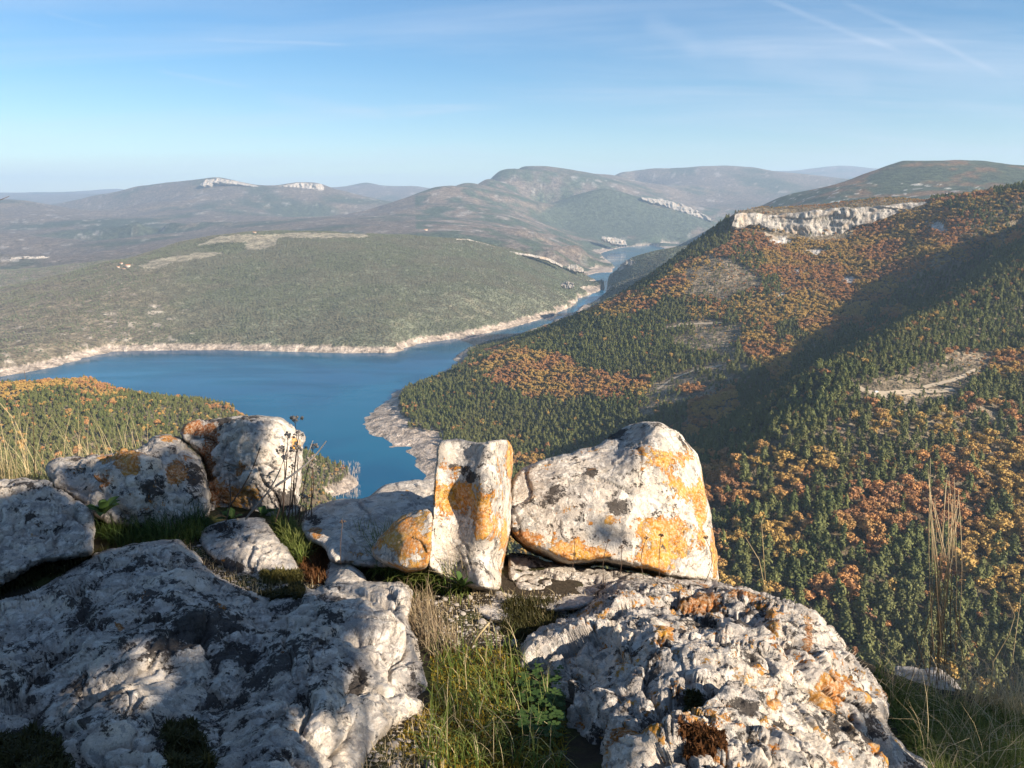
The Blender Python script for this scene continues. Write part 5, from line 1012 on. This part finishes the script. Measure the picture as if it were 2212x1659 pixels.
# stalks ------------------------------------------------------------
def at(dx, dy, Y): a, s = ray(dx, dy); return np.array((a * Y, Y, s * Y))
def stalk_mesh(name, parts, org):
    V, F = joinT(parts); z = V[:, 2]; al = (z - z.min()) / (np.ptp(z) + 1e-6)
    return mesh_np(name, V - org, F, True, {'along': al, 'tone': (np.sin(np.arange(len(V)) // 40 * 12.9) * .5 + .5)})
def curve(p, q, bow, r, n=7):
    t = np.linspace(0, 1, n)[:, None]; b = r.normal(0, bow, 3) * (1, .5, .3); return p * (1 - t) + q * t + b * (np.sin(PI * t))
def umbel(c, size, r):
    ps = []
    for i in range(11):
        v = r.normal(size=3); v[2] = abs(v[2]) + .5; v /= np.linalg.norm(v); e = c + v * size * r.uniform(.7, 1.1); ps.append(tube([c, (c + e) / 2 + (0, 0, size * .08), e], .0006, 3)); V, F = IC1
        ps.append((V * (1 + .4 * perlin(V * 3 + i))[:, None] * size * .2 + e, F))
    return ps
r = np.random.default_rng(77); base = at(640, 1150, 3.15); root = empty('seed_head_plant', base); tag(root, 'dry plant with grey umbrella shaped seed heads in front of the split boulder', 'dry plant')
def C3(x, y): return x * .5, 777.6 + y * .5
stems = [((1235, 700), (1275, 275), 1.25), ((1215, 690), (1243, 345), 1.0), ((1190, 700), (1225, 405), 1.0), ((1262, 700), (1282, 398), 1.2), ((1225, 690), (1238, 432), .9), ((1290, 700), (1352, 388), 1.), ((1320, 700), (1348, 440), .9), ((1345, 690), (1350, 470), .7),
         ((1280, 690), (1290, 330), .8), ((1300, 700), (1308, 600), .7), ((1322, 690), (1326, 600), .7), ((1245, 700), (1262, 470), .6)]
for i, (b, t_, s) in enumerate(stems):
    p, q = at(*C3(*b), 3.12 + r.uniform(-.06, .06)), at(*C3(*t_), 3.2 + r.uniform(-.08, .08)); so = link('stem', stalk_mesh('stem', [tube(curve(p, q, .012, r), np.linspace(.0028, .0014, 7), 5)], base), B_darkstem, root)
    link('seed_head', stalk_mesh('seed_head', umbel(q, .030 * s, r), base), B_seed, so)
for k, (b, t_, rad, mat, lab) in enumerate((((1190, 545), (1410, 350), .0052, B_twig, 'bleached twig slanting up right through the seed heads'), ((985, 640), (1125, 372), .0036, B_darkstem, 'dark bare stem leaning right in front of the split boulder'), ((1085, 660), (1240, 385), .004, B_seed, 'grey brown stem leaning right at the foot of the split boulder'),
                                           ((1060, 690), (1225, 520), .004, B_seed, 'short brown stem bent right between the split boulder and the seed heads'), ((975, 700), (990, 520), .003, B_darkstem, 'dark upright stem at the crack of the split boulder'))):
    p, q = at(*C3(*b), 3.0), at(*C3(*t_), 3.05); parts = [tube(curve(p, q, .012, r), np.linspace(rad, rad * .5, 7), 6)]
    if k == 0: parts.append(tube([p * .4 + q * .6, p * .25 + q * .75 + (.0, 0, .05)], (.003, .0015), 5))
    if k != 0: p = p + (0, 0, -.1)
    tag(link('dry_stem', stalk_mesh('dry_stem', parts, p), mat), lab, 'stem'); bpy.data.objects['dry_stem' + ('' if k == 0 else '.%03d' % k)].location = p
# the tall dry bundle at the right
base = at(2040, 1510, 2.78); tb = empty('tall_grass_clump', base); tag(tb, 'tall bundle of straight dry grass stems near the right edge, dark below', 'dry grass')
r = np.random.default_rng(31)
for i in range(30):
    x0 = r.normal(2040, 30); tx, ty = [(2003, 985), (2012, 1060), (2046, 1020), (2062, 1030), (2072, 1055), (2055, 1120), (2030, 1300)][i % 7]; tx += r.normal(0, 5); ty += abs(r.normal(0, 45))
    p, q = at(x0, r.uniform(1500, 1560), 2.75 + r.uniform(-.08, .08)), at(tx, ty, 2.8 + r.uniform(-.06, .06)); cv = curve(p, q, .014, r, 9); rr_ = np.interp(np.linspace(0, 1, 9), [0, .6, .8, 1], [.0013, .0011, .0018, .0006]) * r.uniform(.7, 1.25)
    link('stem', stalk_mesh('stem', [tube(cv, rr_, 4)], base), B_brown, tb)
for i, (pts, Y, lab) in enumerate((([(2035, 1560), (2010, 1478), (1985, 1400), (1975, 1360)], 2.6, 'thin dark stem'), ([(2060, 1480), (2095, 1395), (2110, 1350)], 2.7, 'pale curved stem right of the tall dry bundle'),
                                    ([(2150, 1560), (2140, 1500), (2145, 1430), (2180, 1370), (2192, 1330), (2175, 1290)], 2.5, 'long bent straw stem at the right edge hooking over at its tip'), ([(2165, 1540), (2185, 1440), (2205, 1290)], 2.5, 'straight straw stem beside the hooked stem at the right edge'),
                                    ([(1655, 1285), (1640, 1210), (1610, 1160)], 2.9, 'faint curved stem rising behind the big pitted boulder'), ([(1655, 1280), (1645, 1130), (1648, 1120)], 2.9, 'thin upright stalk right of the largest white boulder'),
                                    ([(-10, 860), (30, 905), (70, 990), (90, 1050)], 3.6, 'pale dry stalk leaning left over the straw grass'), ([(75, 1030), (72, 900), (52, 800)], 3.5, 'dark thin stem standing above the straw grass against the lake'),
                                    ([(-30, 440), (0, 432), (20, 424)], 3.2, 'bare twig tip entering at the left edge below the sky'),
                                    ([(1015, 1400), (1035, 1370), (1057, 1345)], 2.05, 'short broken straw piece sticking out of the grass between the big boulders'))):
    P = np.array([at(x, y, Y) for x, y in pts]); rad = .0045 if i == 9 else .0018; o = link('dry_stem', stalk_mesh('dry_stem', [tube(P, np.linspace(rad, rad * .5, len(P)), 5)], P[0]), B_darkstem if i in (0, 7, 8) else B_dry); o.location = P[0]
    if i == 0: lab = 'thin dark stem leaning left of the tall dry bundle'
    tag(o, lab, 'stem')
# dark seed stalks in front of the largest boulder
for k, (x, y0, y1) in enumerate(((1395, 1240, 1165), (1312, 1262, 1172), (1342, 1240, 1185), (1428, 1238, 1160), (1525, 1250, 1165), (1240, 1218, 1165), (740, 1210, 1130))):
    p, q = at(x - 4, y0 + 10, 2.5), at(x, y1, 2.52); ro = empty('dead_flower_stalk', p); tag(ro, 'thin dead flower stalk, ' + ('in front of the lower edge of the largest white boulder' if k < 6 else 'before the smooth pale slab'), 'flower stalk', 'flower stalks at the foot of the white boulder' if k < 6 else None)
    link('stem', stalk_mesh('stem', [tube(curve(p, q, .01, r), .0011, 4)], p), B_darkstem, ro); link('seed_head', stalk_mesh('seed_head', umbel(q, .011, r)[::1], p), B_darkstem, ro)
# broad leaved plants
def leafy(dx, dy, Y, n, size, label, seed):
    r = np.random.default_rng(seed); b = at(dx, dy, Y); ro = empty('leafy_plant', b); tag(ro, label, 'plant')
    for i in range(n):
        a = r.uniform(0, 2 * PI); t = np.linspace(0, 1, 6); L = size * r.uniform(.6, 1.2); wd = L * .17 * np.sin(PI * np.clip(t * .9 + .08, 0, 1)) ** .8; el = r.uniform(.5, 1.3)
        cx_ = np.cos(a) * np.cos(el) * L * t; cy2 = np.sin(a) * np.cos(el) * L * t; cz_ = np.sin(el) * L * t - .35 * L * t * t; sx, sy = -np.sin(a), np.cos(a)
        V = np.concatenate([np.stack([cx_ + sx * wd, cy2 + sy * wd, cz_ + wd * .4], 1), np.stack([cx_, cy2, cz_], 1), np.stack([cx_ - sx * wd, cy2 - sy * wd, cz_ + wd * .4], 1)]); I = np.arange(18).reshape(3, 6); F = np.stack([I[:-1, :-1], I[1:, :-1], I[1:, 1:], I[:-1, 1:]], -1).reshape(-1, 4)
        link('leaf', mesh_np('leaf', V, F, True, {'along': np.tile(t * .3, 3), 'tone': np.full(18, r.uniform())}), B_leaf, ro)
leafy(225, 1110, 3.0, 18, .10, 'broad leaved dark green plant between the shaded left boulder and the long low boulder', 1)
leafy(500, 1125, 3.15, 10, .08, 'small leafy plant at the shaded foot of the split boulder', 2); leafy(570, 1115, 3.2, 8, .07, 'small leafy plant among the seed head stems', 3)
leafy(1000, 1268, 2.46, 9, .08, 'pale green leafy plant at the foot of the upright stone', 4)
# clover-like small leaves at the edge of the big boulder
r = np.random.default_rng(8); cpts = np.stack([r.uniform(1120, 1215, 220), r.uniform(1470, 1620, 220)], 1); g, ok = ghit(cpts[:, 0], cpts[:, 1]); parts = []
Q = []; 
for i, p in enumerate(g[ok]):
    for k in range(3):
        a = k * 2.09 + i; c = p + (math.cos(a) * .006, math.sin(a) * .006, .03 + .02 * math.sin(i)); an = np.arange(6) * PI / 3; V = np.stack([c[0] + np.cos(an) * .0055, c[1] + np.sin(an) * .0055, np.full(6, c[2])], 1); parts.append((V, np.array([[0, 1, 2], [0, 2, 3], [0, 3, 4], [0, 4, 5]])))
V, F = joinT(parts); tag(link('clover', mesh_np('clover', V, F, False, {'along': np.zeros(len(V)), 'tone': np.repeat(r.uniform(0, 1, len(parts)), 6)}), B_leaf), kind='stuff')
# ------------------------------------------------------------------ unseen leafy tree added behind the viewpoint, crown shaped to cast the foreground shade
SHD = [[(-140, 1090), (40, 1062), (90, 1040), (110, 1008), (200, 1000), (330, 992), (352, 962), (385, 950), (420, 930), (480, 918), (582, 900), (565, 967), (520, 1037), (495, 1057), (555, 1085), (568, 1117), (550, 1157), (505, 1172), (490, 1202), (545, 1242), (600, 1262), (700, 1290), (740, 1283), (765, 1323), (768, 1443), (750, 1503), (720, 1553), (640, 1523), (625, 1545), (625, 1780), (-140, 1780)]]
LIT = [[(305, 1360), (445, 1388), (445, 1440), (365, 1505), (290, 1540), (195, 1582), (148, 1560), (205, 1490), (235, 1450), (285, 1390)]]
SH2 = [[(1890, 1440), (1960, 1450), (2080, 1490), (2212, 1550), (2230, 1600), (2130, 1610), (2060, 1700), (1980, 1720), (1960, 1640), (1930, 1560)]]
rs_ = np.random.default_rng(5); pts = []
def sample(poly, n, excl=()):
    p = np.array(poly, float); c = rs_.uniform(p.min(0), p.max(0), (n * 4, 2)); k = inpoly(c[:, 0], c[:, 1], p)
    for e in excl: k &= ~inpoly(c[:, 0], c[:, 1], e)
    c = c[k][:n]; g, ok = ghit(c[:, 0], c[:, 1]); d = DEP[np.clip((c[:, 1] / 6).astype(int), 0, 299), np.clip(((c[:, 0] + 150) / 6).astype(int), 0, 419)]; Y = np.where(d < 8, d, np.where(ok, g[:, 1], 3.5))
    a, s = ray(c[:, 0], c[:, 1]); P = np.stack([a * Y, Y, s * Y], 1); P[:, 2] += np.where(c[:, 0] > 1800, rs_.uniform(0, .16, len(P)), 0); pts.extend(P)
sample(SHD[0], 30000, LIT)
for p_ in SH2: sample(p_, 3600 if p_[0][0] > 1000 else 500)
for k in range(2600): pts.append(at(rs_.uniform(1985, 2085), rs_.uniform(1215, 1520), 2.78))
for k in range(60): pts.append(at(rs_.normal(1365, 22), rs_.normal(1140, 16), 2.7))
pts = np.array(pts); S = np.array(SUND); t_ = (pts[:, 1] + .65 + rs_.uniform(0, .3, len(pts))) / -S[1]; q = pts + S * t_[:, None]
org = np.array((3.4, -1.5, -1.35)); V, F = cards(q - org, .026, rs_)
tr = empty('holm_oak', org); tag(tr, 'added unseen leafy tree behind the viewpoint, shaped to shade the lower left rocks', 'tree')
link('crown', mesh_np('holm_oak_crown', V, F, False), M_pine, tr)
parts = [tube([(0, 0, -.1), (.1, -.3, .9), (.3, -.5, 1.9), (.6, -.5, 3.0)], (.09, .07, .05, .02), 8)]
for i in range(0, len(q), 900): e = q[i] - org; parts.append(tube([(.2, -.45, 1.3), (e + (.2, -.45, 1.3)) / 2 + (0, -.15, .1), e], (.02, .014, .005), 5))
link('trunk', mesh_np('holm_oak_trunk', *joinT(parts)), M_bark, tr)
print('shade tree', q.min(0), q.max(0))
# ------------------------------------------------------------------ air
hm = bpy.data.materials.new('air'); hm.use_nodes = True; hn = hm.node_tree.nodes; hn.clear()
ho = hn.new('ShaderNodeOutputMaterial'); hv = hn.new('ShaderNodeVolumePrincipled'); hm.node_tree.links.new(hv.outputs[0], ho.inputs['Volume'])
hv.inputs['Color'].default_value = (.56, .76, 1.0, 1); hv.inputs['Density'].default_value = 4.6e-5; hv.inputs['Anisotropy'].default_value = 0.1
top = float(HH.max()) + 60
hz_ = quadmesh('haze', [bxm(-40000, 40000, -40, 36500, min(LAKE - 16, float(HH.min())) - 2, top)])
link('haze', hz_, hm); tag(bpy.data.objects['haze'], kind='stuff')
